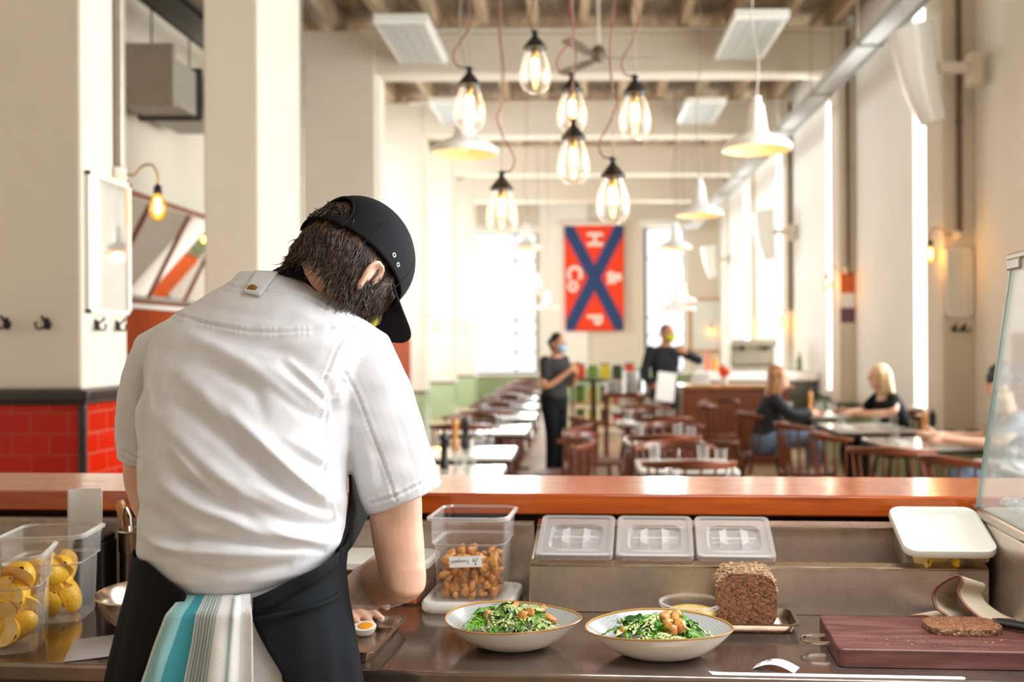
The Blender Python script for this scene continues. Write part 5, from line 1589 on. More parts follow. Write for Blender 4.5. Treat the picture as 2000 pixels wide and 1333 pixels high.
b = MB(); b.rings([loaf_ring(-.045), loaf_ring(-.02, 1.0), loaf_ring(.03, 1.01, .003), loaf_ring(.055, .99, .002), loaf_ring(.068, .9)], cap0=False); o = obj('crust', b, M_['crust'], t, angle=60)
b = MB(); b.rings([[(x, -.0449, z) for x, _, z in loaf_ring(0, q)] for q in (1.0, .96, .6, .2)], cap0=False, cap1=True)
b.v = [(x, y - .0015 * math.sin(x * 700) * math.cos(z * 650), z) for x, y, z in b.v]
obj('cut_face', b, M_['crumb'], t, angle=180)
# seeds standing proud of the crust
sd = MB(); r_ = random.Random(2)
for i in range(260):
    a = r_.uniform(.15, PI - .15); y = r_.uniform(-.044, .06)
    ring = loaf_ring(y, 1.0, .002); p = Vector(ring[int(a / (2 * PI) * 40) % 40]) 
    p.x += r_.uniform(-.004, .004)
    M = Matrix.Rotation(r_.uniform(0, PI), 3, 'Z') @ Matrix.Rotation(r_.uniform(-.5, .5), 3, 'Y')
    sd.ball(p + Vector((0, 0, .001)), (.0042, .0018, .0013), 6, M=M)
tag(obj('seed_topping', sd, pbr('pale_seed', '#c9a887', .6, noise=.4, nscale=60, color2='#a2805c'), t), kind='stuff')

def board_mat():
    m = NT('purple_brown_board')
    n1 = m.n('ShaderNodeTexNoise', {'Vector': m.coord((2, 14, 14)), 'Scale': 4.0, 'Detail': 6.0})
    w = m.n('ShaderNodeTexNoise', {'Vector': m.coord((60, 4, 4)), 'Scale': 3.0, 'Detail': 3.0})
    c = m.ramp(n1.outputs['Fac'], [(.25, '#4a2a2a'), (.5, '#663c38'), (.75, '#7c5450')])
    b = m.n('ShaderNodeBsdfPrincipled', {'Base Color': c, 'Roughness': .42})
    bp = m.n('ShaderNodeBump', {'Height': w.outputs['Fac'], 'Strength': .12, 'Distance': .002})
    m.t.links.new(bp.outputs[0], b.inputs['Normal'])
    m.surf(b.outputs[0]); return m.m
BW, BD, BT = .385, .222, .034
bu, bv = uv_of((.463, 1.793))
t = thing('chopping_board', 'thick purple brown wooden chopping board with a metal ring handle', 'chopping board', K(bu, bv, CT + .0005), -PHI)
b = MB(); b.prism([(x + BW / 2, y + BD / 2) for x, y in rrect(BW, BD, .012, 4)], 0, BT); obj('board', b, board_mat(), t, bevel=.003, seg=2)
b = MB(); b.tube(catmull([(.01, .085, .018), (-.022, .085, .018), (-.044, .094, .018), (-.050, .11, .018), (-.044, .126, .018), (-.022, .135, .018), (.01, .135, .018)], 5), .0032, 8); obj('ring_handle', b, M_['pan_steel'], t)
zb = CT + .0005 + BT
t = thing('bread_slice', 'slice of dark seeded bread lying on the chopping board', 'bread', (.728, 1.905, zb + .0005), -PHI + .05)
def slice_poly(k):
    return [(.07 * k * math.copysign(abs(math.cos(a)) ** .6, math.cos(a)), .045 * k * math.copysign(abs(math.sin(a)) ** .6, math.sin(a))) for a in [2 * PI * j / 36 for j in range(36)]]
b = MB(); b.rings([[(x, y, 0) for x, y in slice_poly(.98)], [(x, y, .003) for x, y in slice_poly(1.0)], [(x, y, .012) for x, y in slice_poly(1.0)]], cap1=False); obj('crust', b, M_['crust'], t)
b = MB(); b.rings([[(x, y, .012) for x, y in slice_poly(1.0)], [(x, y, .0135) for x, y in slice_poly(.95)], [(x, y, .0138) for x, y in slice_poly(.5)]], cap0=False); obj('crumb', b, M_['crumb'], t)
b = MB(); r_ = random.Random(9)
for i in range(90):
    u, v = r_.gauss(.22, .13), r_.gauss(.05, .03)
    if .02 < u < BW - .03 and .01 < v < BD - .02:
        b.ball(K(bu + u, bv + v, zb + .0012), (r_.uniform(.0008, .0024), r_.uniform(.0008, .002), .0012), 6)
tag(obj('bread_crumbs', b, M_['crust']), 'loose brown bread crumbs scattered on the chopping board', 'crumbs', kind='stuff')
# beige cloth with a brown striped hem, and a dark knife
def hem_cloth():
    m = NT('beige_cloth')
    tc = m.n('ShaderNodeTexCoord')
    sp = m.n('ShaderNodeSeparateXYZ', {0: tc.outputs['UV']})
    c = m.ramp(sp.outputs['Y'], [(0, '#7d4a3c'), (.035, '#b89a84'), (.06, '#7d4a3c'), (.10, '#cdbfa6')], 'CONSTANT')
    b = m.n('ShaderNodeBsdfPrincipled', {'Base Color': c, 'Roughness': .9})
    m.surf(b.outputs[0]); return m.m
t = thing('folded_cloth', 'rumpled beige cloth with a brown striped hem behind the chopping board', 'cloth', (.755, 2.035, CT + .0005), -PHI - .50)
prof = catmull([(-.075, .022), (-.04, .028), (-.02, .02), (.0, .012), (.0, .03), (-.022, .045), (-.028, .075), (-.008, .10), (.022, .118), (.03, .105), (.022, .085), (.035, .06), (.07, .035), (.11, .028)], 5)
def cl(u, v):
    i = u * (len(prof) - 1); k = min(int(i), len(prof) - 2); f_ = i - k
    p = prof[k] * (1 - f_) + prof[k + 1] * f_
    return (p[0] + .03 * v, -.04 + v * .085, p[1] * (1 - .25 * v) + .002)
b = MB(); b.grid(cl, 60, 14, uv=True); obj('cloth_body', b, hem_cloth(), t, solid=.0025)
t = thing('kitchen_knife', 'dark handled kitchen knife at the far end of the chopping board', 'knife', (.80, 1.915, zb + .0005), -.75)
b = MB(); b.tube(catmull([(0, 0, .011), (.05, 0, .012), (.11, 0, .011)], 4), [.010] * 9, 10, flat=.8); obj('handle', b, M_['black'], t, bevel=0)
b = MB(); b.prism([(0, -.012), (-.02, -.018), (-.035, -.012), (-.038, .01), (0, .01)], .009, .0115); obj('blade', b, M_['pan_steel'], t, smooth=False)

# ---------------------------------------------------------------- tilted lemon box with a white lid on the rail
t = thing('lemon_box', 'clear box of lemon slices with a white lid resting in the topping rail', 'food container', K(.752, .492, CT + .099), 0)
t.rotation_euler = (SL, 0, -PHI)
b = MB(); f = lambda s, z: [(x, y, z) for x, y in rrect(.185 * s, .15 * s, .025, 5)]
b.rings([f(.86, 0), f(.9, .004), f(.97, .075)], cap1=False); obj('box_wall', b, M_['tub'], t)
b = MB(); f = lambda s, z: [(x * s, y * s, z) for x, y in rrect(.192, .186, .03, 6)]
b.rings([f(.94, .068), f(1.0, .07), f(1.015, .076), f(1.0, .086), f(.94, .088), f(.86, .084), f(.8, .078), f(.5, .078), f(.1, .078)], cap0=False); obj('lid', b, M_['lid_frost'] if 'lid_frost' in M_ else M_['lid_white'], t)
for i, (x, y, rz_, k) in enumerate([(-.055, -.045, .3, 2), (-.01, -.05, 1.6, 1), (.035, -.045, 2.6, 2), (.062, -.035, .9, 1), (-.03, .0, 2, 2), (.03, .02, 0, 1)]):
    o = bpy.data.objects.new('lemon_slice', wedge_me[k]); COL.objects.link(o)
    Mx = K(.752, .492, CT + .099)
    o.matrix_world = Matrix.Translation(Mx) @ Matrix.Rotation(-PHI, 4, 'Z') @ Matrix.Rotation(SL, 4, 'X') @ Matrix.Translation((x, y - .008, .044)) @ Matrix.Rotation(rz_, 4, 'Z') @ Matrix.Rotation(1.3, 4, 'X') @ Matrix.Scale(.72, 4)
    tag(o, 'lemon slice inside the box with the white lid', 'lemon slice', 'lemon slices in the lidded box')

# ---------------------------------------------------------------- paper strips at the front edge
t = thing('label_strip', 'long white strip of label paper along the front edge of the worktop', 'paper strip', K(uv_of(G(1632, 1321, CT))[0], .016, CT + .0005), -PHI + .006)
b = MB(); b.prism([(-.222, .012), (-.218, .002), (-.215, -.007), (.218, -.007), (.223, .002), (.218, .007), (-.2, .008)], 0, .0008); obj('strip', b, M_['paper'], t, smooth=False)
b = MB()
for i in range(10): b.box((-.19 + .007 * i + (.04 if i > 5 else 0), .001 + .002 * math.sin(i * 3), .0012), (.004 if i % 3 else .002, .0012, .0004))
obj('print', b, ink, t, smooth=False)
t = thing('order_ticket', 'curled white printed ticket at the front edge of the worktop', 'ticket', G(1513, 1309, CT) + Vector((0, .006, .0005)), -PHI - .25)
arc = lambda u: ((u - .5) * .075, .012 * math.sin(PI * u) + .0004)
b = MB(); b.grid(lambda u, v: (arc(u)[0] + .006 * v, (v - .5) * .035, arc(u)[1]), 14, 3); obj('ticket_sheet', b, M_['paper'], t, solid=.0005)
b = MB()
for u, v, w in ((.1, .3, .003), (.1, .5, .005), (.1, .7, .004), (.3, .55, .006), (.35, .7, .008), (.3, .8, .004)):
    x, z = arc(u); b.box((x + .006 * v, (v - .5) * .035, z + .0009), (w * .5, .0035, .0004), M=Matrix.Rotation(-math.cos(PI * u) * .45, 3, 'Y'))
obj('print', b, ink, t, smooth=False)

# ---------------------------------------------------------------- glass display case at the end of the bar
cu = .852
t = thing('display_case', 'glass fronted chilled display case with a leaning pane at the end of the bar', 'display case', K(cu, 0, 0), -PHI)
b = MB(); b.box2((0, .10, CT + .001), (1.0, .575, 1.10)); obj('base', b, M_['brushed'], t, smooth=False, bevel=.006)
b = MB(); b.box2((-.004, .09, 1.10), (1.0, .58, 1.125)); obj('ledge', b, M_['pan_steel'], t, smooth=False, bevel=.006)
M_['case_glass'] = clear('display_glass', (.96, .985, .98), .16, .02, 1.4, .3, (.92, .95, .95))
b = MB(); b.prism([(.10, 1.125), (.54, 1.125), (.315, 1.66), (.10, 1.66)], 0, .006, M=Matrix(((0, 0, 1), (1, 0, 0), (0, 1, 0)))); obj('end_pane', b, M_['case_glass'], t, smooth=False)
b = MB(); b.prism([(.534, 1.125), (.54, 1.125), (.315, 1.66), (.309, 1.66)], .006, 1.0, M=Matrix(((0, 0, 1), (1, 0, 0), (0, 1, 0)))); obj('front_pane', b, M_['case_glass'], t, smooth=False)
b = MB(); b.prism([(.533, 1.125), (.543, 1.125), (.318, 1.66), (.308, 1.66)], -.0015, .0075, M=Matrix(((0, 0, 1), (1, 0, 0), (0, 1, 0)))); obj('glass_edge', b, pbr('green_glass_edge', '#8fb0aa', .15), t, smooth=False)
b = MB(); b.box2((-.003, .08, 1.66), (1.0, .335, 1.675)); b.box2((-.004, .26, 1.64), (.04, .335, 1.664)); obj('top_rail', b, M_['steel'], t, smooth=False, bevel=.004)
b = MB(); r_ = random.Random(3)
for i in range(420):
    b.ball((r_.uniform(.025, .6), r_.uniform(.14, .49), 1.141 + r_.uniform(.0, .012)), (r_.uniform(.006, .014),) * 3, 6, M=Matrix.Rotation(r_.uniform(0, 3), 3, 'X'))
o = obj('crushed_ice', b, pbr('crushed_ice', '#cfe0e4', .25, noise=.1), None, loc=K(cu, 0, 0), rz=-PHI); tag(o, 'bed of crushed ice inside the glass display case', 'ice', kind='stuff')
# ------------------------------------------------------------------ the chef
HC = PD(690, 512, 1.86)
HF = Vector((.36, .52, -.77)).normalized()
HU = Vector((.45, .62, .64)); HU = (HU - HF * HU.dot(HF)).normalized()
HR = HF.cross(HU); HB = -HF
HM = Matrix((HR, HF, HU)).transposed()
hp = lambda r, f, u: HC + HR * r + HF * f + HU * u
b = MB()
# trunk under the clothes
def tangent(y, xl, xr, d, bd):
    """centre and half width of an ellipse (depth bd, centre distance d) whose outline shows from xl to xr"""
    s1, s2 = ray(xl, y)[0], ray(xr, y)[0]
    lo_, hi_ = 0.0, (s2 - s1) * d
    for _ in range(40):
        a = (lo_ + hi_) / 2
        if (s2 - s1) * d - math.sqrt(a * a + s1 * s1 * bd * bd) - math.sqrt(a * a + s2 * s2 * bd * bd) > 0: lo_ = a
        else: hi_ = a
    c = PD((xl + xr) / 2, y, d)
    c.x = s1 * d + math.sqrt(a * a + s1 * s1 * bd * bd)
    return c, a
def px_rings(rows, n=40, p=.9):
    rs = []
    for y, xl, xr, d, bd in rows:
        c, a = tangent(y, xl, xr, d, bd)
        rs.append([c + Vector((a * math.copysign(abs(math.cos(q)) ** p, math.cos(q)), bd * math.copysign(abs(math.sin(q)) ** p, math.sin(q)), 0)) for q in [2 * PI * j / n for j in range(n)]])
    return rs
b.rings(px_rings([(1330, 290, 630, 1.63, .11), (1230, 275, 640, 1.635, .115), (1100, 300, 640, 1.67, .11), (950, 310, 640, 1.69, .115), (800, 310, 660, 1.73, .12), (700, 340, 700, 1.77, .115), (640, 390, 690, 1.80, .10), (590, 450, 650, 1.82, .08), (560, 510, 630, 1.83, .06)]))
# neck and head
limb(b, [PD(562, 596, 1.84), PD(606, 575, 1.862), hp(0, -.015, -.05)], [.066, .058, .056], 16)
b.ball(HC, (.077, .098, .116), 24, M=HM)
b.ball(hp(0, .045, -.068), (.058, .055, .055), 18, M=HM)
b.ball(hp(0, .02, -.06), (.062, .062, .05), 18, M=HM)
limb(b, [hp(0, .094, .01), hp(0, .118, -.028), hp(0, .092, -.036)], [.009, .013, .012], 8)
b.ball(hp(0, .092, -.066), (.025, .012, .010), 10, M=HM)
b.ball(hp(0, .088, .018), (.05, .012, .01), 10, M=HM)
for s in (1, -1):
    E = lambda f, u, r: hp(s * (.079 + r), f + .004, u - .052)
    loop = [E(.012, -.006, -.004), E(.014, .016, .004), E(.006, .031, .010), E(-.010, .031, .016), E(-.022, .018, .019), E(-.021, .000, .016), E(-.012, -.016, .010), E(-.004, -.028, .004), E(.006, -.026, -.001), E(.010, -.014, -.004)]
    b.tube(catmull(loop + [loop[0]], 3), .0048, 8, caps=True)
    b.ball(E(-.004, .004, .004), (.006, .018, .026), 12, M=HM @ Matrix.Rotation(s * .42, 3, 'Z'))
    b.ball(E(-.002, -.026, .002), (.006, .009, .010), 10, M=HM)
# arms: shoulder, elbow, wrist
EL, WR = PD(787, 1122, 1.735), PD(697, 1154, 1.935)
limb(b, [PD(712, 730, 1.78), PD(764, 940, 1.755), PD(776, 1040, 1.745), EL], [.058, .049, .045, .040], 20)
limb(b, [EL, EL + Vector((.004, -.006, -.012)), EL.lerp(WR, .35) + Vector((-.004, 0, -.001)), WR], [.040, .036, .044, .029], 20)
hand(b, WR, (-.2, .78, -.36), (.55, .3, .6), .75, 1.0)
LE, LW = PD(300, 985, 1.86), PD(470, 1120, 2.02)
limb(b, [PD(338, 740, 1.83), PD(290, 900, 1.87), LE], [.056, .044, .039], 18)
limb(b, [LE, LE.lerp(LW, .4), LW], [.038, .041, .028], 18)
hand(b, LW, (.6, .5, -.4), (-.3, .5, .8), .75, 1.0)
# legs and feet down to the floor
for x in (380, 560):
    h = PD(x, 1250, 1.63)
    limb(b, [h, Vector((h.x * 1.0, 1.61, .50)), Vector((h.x, 1.61, .09))], [.088, .058, .040], 16)
    b.ball(Vector((h.x, 1.64, .045)), (.045, .12, .045), 14)
person = obj('person', remeshed(b, .0042, 4), None)
person.data.materials.append(M_['skin_a'])
tag(person, 'person in a white chef jacket, black apron and black cap bending over the steel counter', 'person')

# ---- jacket
b = MB()
b.rings(px_rings([(1142, 440, 540, 1.645, .075), (1136, 385, 580, 1.645, .11), (1122, 335, 622, 1.648, .138), (1098, 292, 655, 1.652, .152), (1062, 272, 673, 1.658, .158), (1000, 272, 676, 1.668, .160), (900, 273, 680, 1.69, .160), (800, 268, 690, 1.725, .160),
                  (720, 283, 716, 1.755, .154), (672, 294, 738, 1.775, .144), (638, 314, 728, 1.79, .130), (610, 350, 694, 1.803, .115), (580, 404, 655, 1.815, .096), (553, 452, 612, 1.825, .078), (534, 470, 570, 1.83, .06)], 56, .88))
def sleeve(pts, n=32):
    rs = []
    P = [PD(x, y, d) for x, y, d, r, k in pts]
    for i, (x, y, d, r, k) in enumerate(pts):
        t = (P[min(i + 1, len(P) - 1)] - P[max(i - 1, 0)]).normalized()
        a = t.cross(Vector((0, 1, 0))).normalized(); c = t.cross(a)
        rs.append([P[i] + a * r * math.cos(q) + c * r * k * math.sin(q) for q in [2 * PI * j / n for j in range(n)]])
    b.rings(rs)
sleeve([(655, 668, 1.79, .060, .9), (690, 700, 1.785, .074, .95), (722, 770, 1.775, .075, 1), (744, 840, 1.768, .073, 1), (770, 920, 1.76, .072, 1), (789, 973, 1.755, .071, 1), (791, 978, 1.755, .069, 1)])
sleeve([(385, 668, 1.80, .062, .9), (338, 706, 1.82, .077, 1), (308, 780, 1.85, .070, 1), (296, 850, 1.87, .063, 1), (290, 898, 1.88, .056, 1), (289, 903, 1.88, .054, 1)])
jk = remeshed(b, .0031, 4)
nv = len(jk.vertices)
co = np.empty(nv * 3); jk.vertices.foreach_get('co', co); co = co.reshape(-1, 3)
no = np.empty(nv * 3); jk.vertices.foreach_get('normal', no); no = no.reshape(-1, 3)
pxy = to_px(co)
def seg_dist(p, poly):
    poly = np.asarray(poly, float)
    best = np.full(len(p), 1e9); tt = np.zeros(len(p)); side = np.zeros(len(p))
    acc = 0; L = np.linalg.norm(np.diff(poly, axis=0), axis=1); tot = L.sum()
    for k in range(len(poly) - 1):
        a, d = poly[k], poly[k + 1] - poly[k]
        u = np.clip(((p - a) @ d) / (d @ d), 0, 1)
        q = np.linalg.norm(p - a - u[:, None] * d, axis=1)
        m = q < best
        best[m] = q[m]; tt[m] = (acc + u[m] * L[k]) / tot
        acc += L[k]
    return best, tt
def smooth_poly(pts, m=5):
    return [(v.x, v.y) for v in catmull([(x, y, 0) for x, y in pts], m)]
disp = np.zeros(nv)
facing = np.clip((-no[:, 1] + .25) * 1.6, 0, 1)
folds = [  # polyline in the photograph, half width, height
    ([(385, 629), (451, 658), (550, 685), (632, 738)], 20, -.0065), ([(372, 655), (440, 690), (510, 731), (575, 790)], 17, .0055),
    ([(398, 714), (451, 738), (494, 764), (515, 815)], 16, -.005), ([(358, 735), (418, 787), (517, 873), (590, 945), (640, 990)], 20, .0085),
    ([(345, 790), (418, 838), (500, 905), (566, 955), (620, 1000)], 20, -.008), ([(338, 845), (395, 900), (470, 960), (560, 1010)], 19, .007),
    ([(325, 900), (378, 950), (451, 992), (530, 1035)], 17, -.0065), ([(318, 948), (378, 990), (451, 1016), (520, 1045), (600, 1055)], 16, .0065),
    ([(563, 698), (600, 735), (639, 776)], 8, .0045), ([(548, 706), (590, 748), (635, 790)], 8, -.004),
    ([(520, 715), (583, 760), (645, 805)], 12, .004), ([(530, 760), (583, 800), (645, 830)], 11, -.0035),
    ([(490, 850), (550, 915), (632, 978)], 15, .006), ([(500, 905), (560, 945), (636, 1002)], 11, -.005),
    ([(484, 945), (560, 985), (640, 1010)], 12, .005), ([(490, 985), (570, 1020), (655, 1030)], 12, -.005),
    ([(500, 1018), (566, 1050), (660, 1058)], 12, .0055), ([(296, 1046), (385, 1052), (540, 1064), (632, 1076)], 9, -.006),
    ([(300, 1068), (418, 1082), (550, 1082), (630, 1068)], 13, .006), ([(360, 1105), (450, 1118), (560, 1104)], 10, -.004),
    ([(275, 990), (310, 1015), (356, 1050)], 20, -.009), ([(280, 1045), (310, 1062), (350, 1075)], 10, .005),
    ([(335, 876), (385, 935), (431, 972)], 10, .004), ([(340, 930), (380, 945), (395, 960)], 6, -.003),
    ([(420, 780), (455, 830), (470, 880)], 14, -.003), ([(560, 860), (600, 880), (640, 905)], 9, .003), ([(570, 885), (610, 905), (640, 925)], 8, -.003),
    ([(400, 600), (470, 612), (560, 628)], 12, -.002), ([(500, 590), (560, 600), (640, 640)], 14, .002),
    ([(640, 745), (655, 790), (668, 880), (676, 960)], 9, -.010), ([(655, 985), (660, 1010), (648, 1035)], 8, -.007), ([(640, 975), (655, 1000), (668, 1030)], 6, .005),
    ([(283, 720), (275, 760), (274, 830), (274, 905)], 7, -.008), ([(300, 690), (290, 740), (292, 800)], 9, .003),
    ([(715, 850), (740, 900), (745, 950)], 14, -.003), ([(790, 800), (810, 860), (825, 920)], 14, .003), ([(700, 830), (720, 880), (728, 960)], 12, .003),
]
seams = [([(345, 614), (418, 632), (500, 647), (583, 648), (650, 640)], 3.2, -.0016), ([(637, 738), (637, 863), (632, 939), (628, 965)], 3.0, -.0016),
         ([(715, 672), (690, 700), (672, 735), (657, 774)], 3.2, -.002), ([(692, 632), (662, 672), (646, 711), (637, 738)], 3.0, -.0016),
         ([(675, 728), (698, 774), (735, 870), (774, 978)], 2.6, -.0016), ([(725, 984), (780, 966), (850, 932)], 2.4, -.0014), ([(238, 880), (258, 892), (280, 897)], 2.4, -.0014),
         ([(450, 560), (520, 567), (580, 575), (640, 603)], 2.6, -.0016)]
for poly, w, h in folds:
    d, t_ = seg_dist(pxy, smooth_poly(poly))
    disp += facing * 1.35 * h * np.exp(-(d / (w * .9)) ** 2) * np.sin(np.pi * np.clip(t_ * .92 + .04, 0, 1)) ** .5
for poly, w, h in seams:
    d, t_ = seg_dist(pxy, smooth_poly(poly))
    disp += facing * 1.5 * h * np.exp(-(d / (w * .85)) ** 2) + facing * .0012 * np.exp(-((d - 6) / 4) ** 2)
    disp += facing * .0006 * np.exp(-((d - 5) / 5) ** 2) * np.sin(t_ * 110 + np.sin(t_ * 31) * 3)
# soft unevenness everywhere
disp += .0016 * np.sin(co[:, 0] * 31 + 3 * np.sin(co[:, 2] * 17)) * np.sin(co[:, 2] * 27 + co[:, 1] * 19) + .0007 * np.sin(co[:, 0] * 90 + co[:, 2] * 60) * np.sin(co[:, 2] * 83 - co[:, 0] * 35)
co2 = co + no * disp[:, None]
jk.vertices.foreach_set('co', co2.ravel())
jk.update()
def weave(name, col, bump=.15, sheen=.1):
    m = NT(name)
    n1 = m.n('ShaderNodeTexNoise', {'Vector': m.coord((1, 1, 1)), 'Scale': 480.0, 'Detail': 2.0})
    n2 = m.n('ShaderNodeTexNoise', {'Vector': m.coord((1, 1, 1)), 'Scale': 38.0, 'Detail': 3.0})
    ad = m.n('ShaderNodeMath', {0: n1.outputs['Fac'], 1: n2.outputs['Fac']}, operation='ADD')
    b = m.n('ShaderNodeBsdfPrincipled', {'Base Color': (*lin(col), 1), 'Roughness': .85})
    b.inputs['Sheen Weight'].default_value = sheen
    b.inputs['Specular IOR Level'].default_value = .25
    bp = m.n('ShaderNodeBump', {'Height': ad.outputs[0], 'Strength': bump, 'Distance': .002})
    m.t.links.new(bp.outputs[0], b.inputs['Normal'])
    m.surf(b.outputs[0]); return m.m
M_['jacket'] = weave('white_cotton', '#e0e1e5', .22)
M_['apron'] = weave('black_apron_cotton', '#0b0e12', .2, 0)
o = obj('chef_jacket', jk, None, person); o.data.materials.append(M_['jacket']); JK = o
tag(o, 'white short sleeved jacket with seams')
# ray helper against the jacket
from mathutils.bvhtree import BVHTree
bv = BVHTree.FromPolygons([tuple(v) for v in co2], [tuple(p.vertices) for p in jk.polygons])
def on_jacket(px, py, lift=.001):
    a, c = ray(px, py)
    d = Vector((a, 1, c)).normalized()
    hit = bv.ray_cast(Vector((0, 0, CAM_Z)), d)
    if hit[0] is None: return None
    return hit[0] - d * lift
def patch(quad, nu, nv, lift):
    """a piece of cloth lying on the jacket, corners given where they are seen: tl, tr, br, bl"""
    pts = []
    for i in range(nu + 1):
        for j in range(nv + 1):
            u, v = i / nu, j / nv
            x = (quad[0][0] * (1 - u) + quad[1][0] * u) * (1 - v) + (quad[3][0] * (1 - u) + quad[2][0] * u) * v
            y = (quad[0][1] * (1 - u) + quad[1][1] * u) * (1 - v) + (quad[3][1] * (1 - u) + quad[2][1] * u) * v
            p = on_jacket(x, y, lift)
            if p is None: p = on_jacket(x, y + 14, lift); p = (p + Vector((0, .0, .008))) if p else PD(x, y, 1.78)
            pts.append(p)
    return pts
b = MB(); P = patch([(499, 531), (544, 533), (508, 580), (475, 572)], 8, 10, .0055); b.grid(lambda u, v: P[int(round(u * 8)) * 11 + int(round(v * 10))], 8, 10)
tb = obj('shoulder_tab', b, M_['jacket'], person, solid=.003)
p = on_jacket(492, 566, .013)
b = MB(); b.lathe([(.0005, .0018), (.005, .0014), (.0085, .0022), (.0095, .001), (.0095, -.001)], p, 24, M=Matrix.Rotation(PI / 2 - .35, 3, 'X') @ Matrix.Rotation(-.1, 3, 'Y'))
tag(obj('button', b, M_['gold'], person), 'round brass button')
# stand collar of the jacket and the black collar inside it
NK = (PD(655, 545, 1.87) - PD(560, 590, 1.80)).normalized()
lx = Vector((0, 0, 1)).cross(NK).normalized(); ly = NK.cross(lx)
def collar(c, r0, r1, h0, h1, seg=(0, 2 * PI), sq=.92):
    def fn(u, v):
        a = seg[0] + (seg[1] - seg[0]) * u
        r = r0 + (r1 - r0) * v
        return c + (lx * math.cos(a) + ly * math.sin(a) * sq) * r + NK * (h0 + (h1 - h0) * v)
    return fn
cc = PD(575, 578, 1.818)
lo = catmull([PD(528, 536, 1.785), PD(556, 537, 1.776), PD(585, 546, 1.772), PD(612, 564, 1.772), PD(632, 590, 1.774), PD(652, 622, 1.78)], 6)
up = catmull([PD(540, 527, 1.80), PD(562, 519, 1.79), PD(590, 520, 1.784), PD(619, 536, 1.78), PD(641, 568, 1.78), PD(658, 608, 1.786)], 6)
def nb(u, v):
    k = min(int(u * 30), 29); f = u * 30 - k
    return (lo[k].lerp(lo[k + 1], f)).lerp(up[k].lerp(up[k + 1], f), v) + Vector((0, 0, .004 * math.sin(PI * v)))
b = MB(); b.grid(nb, 30, 5); tag(obj('neck_band', b, M_['apron'], person, solid=.003), 'black collar band inside the white jacket')

# ---- trousers, jacket tail, apron
def hip(phi, y, grow=0.0):
    """point on the hips: phi 0 is the back, positive toward the working arm side"""
    k = [(1040, 272, 676, 1.650, .150), (1120, 262, 668, 1.648, .148), (1180, 246, 674, 1.642, .146), (1260, 228, 688, 1.632, .142), (1333, 214, 699, 1.63, .142), (1500, 196, 715, 1.625, .142), (1800, 180, 735, 1.62, .142)]
    for i in range(len(k) - 1):
        if y <= k[i + 1][0] or i == len(k) - 2:
            f = max(0, (y - k[i][0]) / (k[i + 1][0] - k[i][0])); r = [k[i][q] * (1 - f) + k[i + 1][q] * f for q in range(5)]
            break
    c, a = tangent(y, r[1], r[2], r[3], r[4]); a += grow
    s, cs = math.sin(phi), math.cos(phi)
    return c + Vector((a * math.copysign(abs(s) ** .9, s), -(r[4] + grow) * math.copysign(abs(cs) ** .9, cs), 0))
def phi_at(px, y):
    lo_, hi_ = R(-80), R(80)
    for _ in range(22):
        m_ = (lo_ + hi_) / 2
        if to_px([hip(m_, y)])[0][0] < px: lo_ = m_
        else: hi_ = m_
    return (lo_ + hi_) / 2
def edge_phi(px, y):
    best = min(range(-85, 86), key=lambda a: abs(to_px([hip(R(a), y)])[0][0] - px))
    return R(best)
b = MB()
b.rings([[hip(2 * PI * j / 40, y, -.030) for j in range(40)] for y in (1120, 1200, 1300, 1360)])
for x in (380, 560):
    h = PD(x, 1330, 1.63)
    limb(b, [h, Vector((h.x, 1.61, .50)), Vector((h.x, 1.61, .13))], [.115, .085, .075], 18)
o = obj('trousers', remeshed(b, .009, 4), None, person); o.data.materials.append(M_['cloth_black'])
for x in (380, 560):
    h = PD(x, 1330, 1.63); b = MB(); b.ball(Vector((h.x, 1.645, .05)), (.055, .14, .055), 16); b.v = [(x_, y_, max(z_, 0)) for x_, y_, z_ in b.v]; obj('shoe', b, M_['shoe'], person)
def tail(u, v):
    y = 1100 + 204 * v
    ph = R(-62) + R(124) * u
    p = hip(ph, y, -.016 + .004 * math.sin(u * 23) * v)
    return p
b = MB(); b.grid(tail, 40, 20); obj('jacket_tail', b, M_['jacket'], person, solid=.002)
rgt = [(1150, 490), (1165, 492), (1220, 522), (1290, 558), (1333, 584), (1500, 660)]
lft = [(1118, 372), (1180, 330), (1240, 295), (1300, 264), (1333, 250), (1500, 190)]
def lerp_tab(tab, y):
    for i in range(len(tab) - 1):
        if y <= tab[i + 1][0] or i == len(tab) - 2:
            f = (y - tab[i][0]) / (tab[i + 1][0] - tab[i][0]); f = max(f, 0)
            return tab[i][1] * (1 - f) + tab[i + 1][1] * f
def apron_pt(u, v):
    # v: top to bottom; u: from the right back edge round the front to the left back edge
    ysr, ysl = 1150, 1118
    # top line height along u
    def ytop(u):
        ph = edge_tab_r[4] + (2 * PI + edge_tab_l[2] - edge_tab_r[4]) * u
        p = hip(ph, 1110)
        x = to_px([p])[0][0]
        if ph < PI / 2: return 1150 - 84 * min(max((x - 490) / 172, 0), 1)
        if ph > 1.5 * PI: return 1120 - 56 * min(max((372 - x) / 88, 0), 1)
        return 1064 - 40 * math.sin(ph - PI / 2)
    yt = ytop(u)
    y = yt + (1560 - yt) * v
    ph_r = edge_tab_r[min(int(max(y - 1100, 0) / 10), len(edge_tab_r) - 1)]
    ph_l = edge_tab_l[min(int(max(y - 1100, 0) / 10), len(edge_tab_l) - 1)]
    ph = ph_r + (2 * PI + ph_l - ph_r) * u
    g = .006 + .004 * math.sin(ph * 9) * v + .003 * math.sin(ph * 17 + v * 5) * v
    return hip(ph, y, g)
edge_tab_r = [edge_phi(lerp_tab(rgt, y), y) for y in range(1100, 1600, 10)]
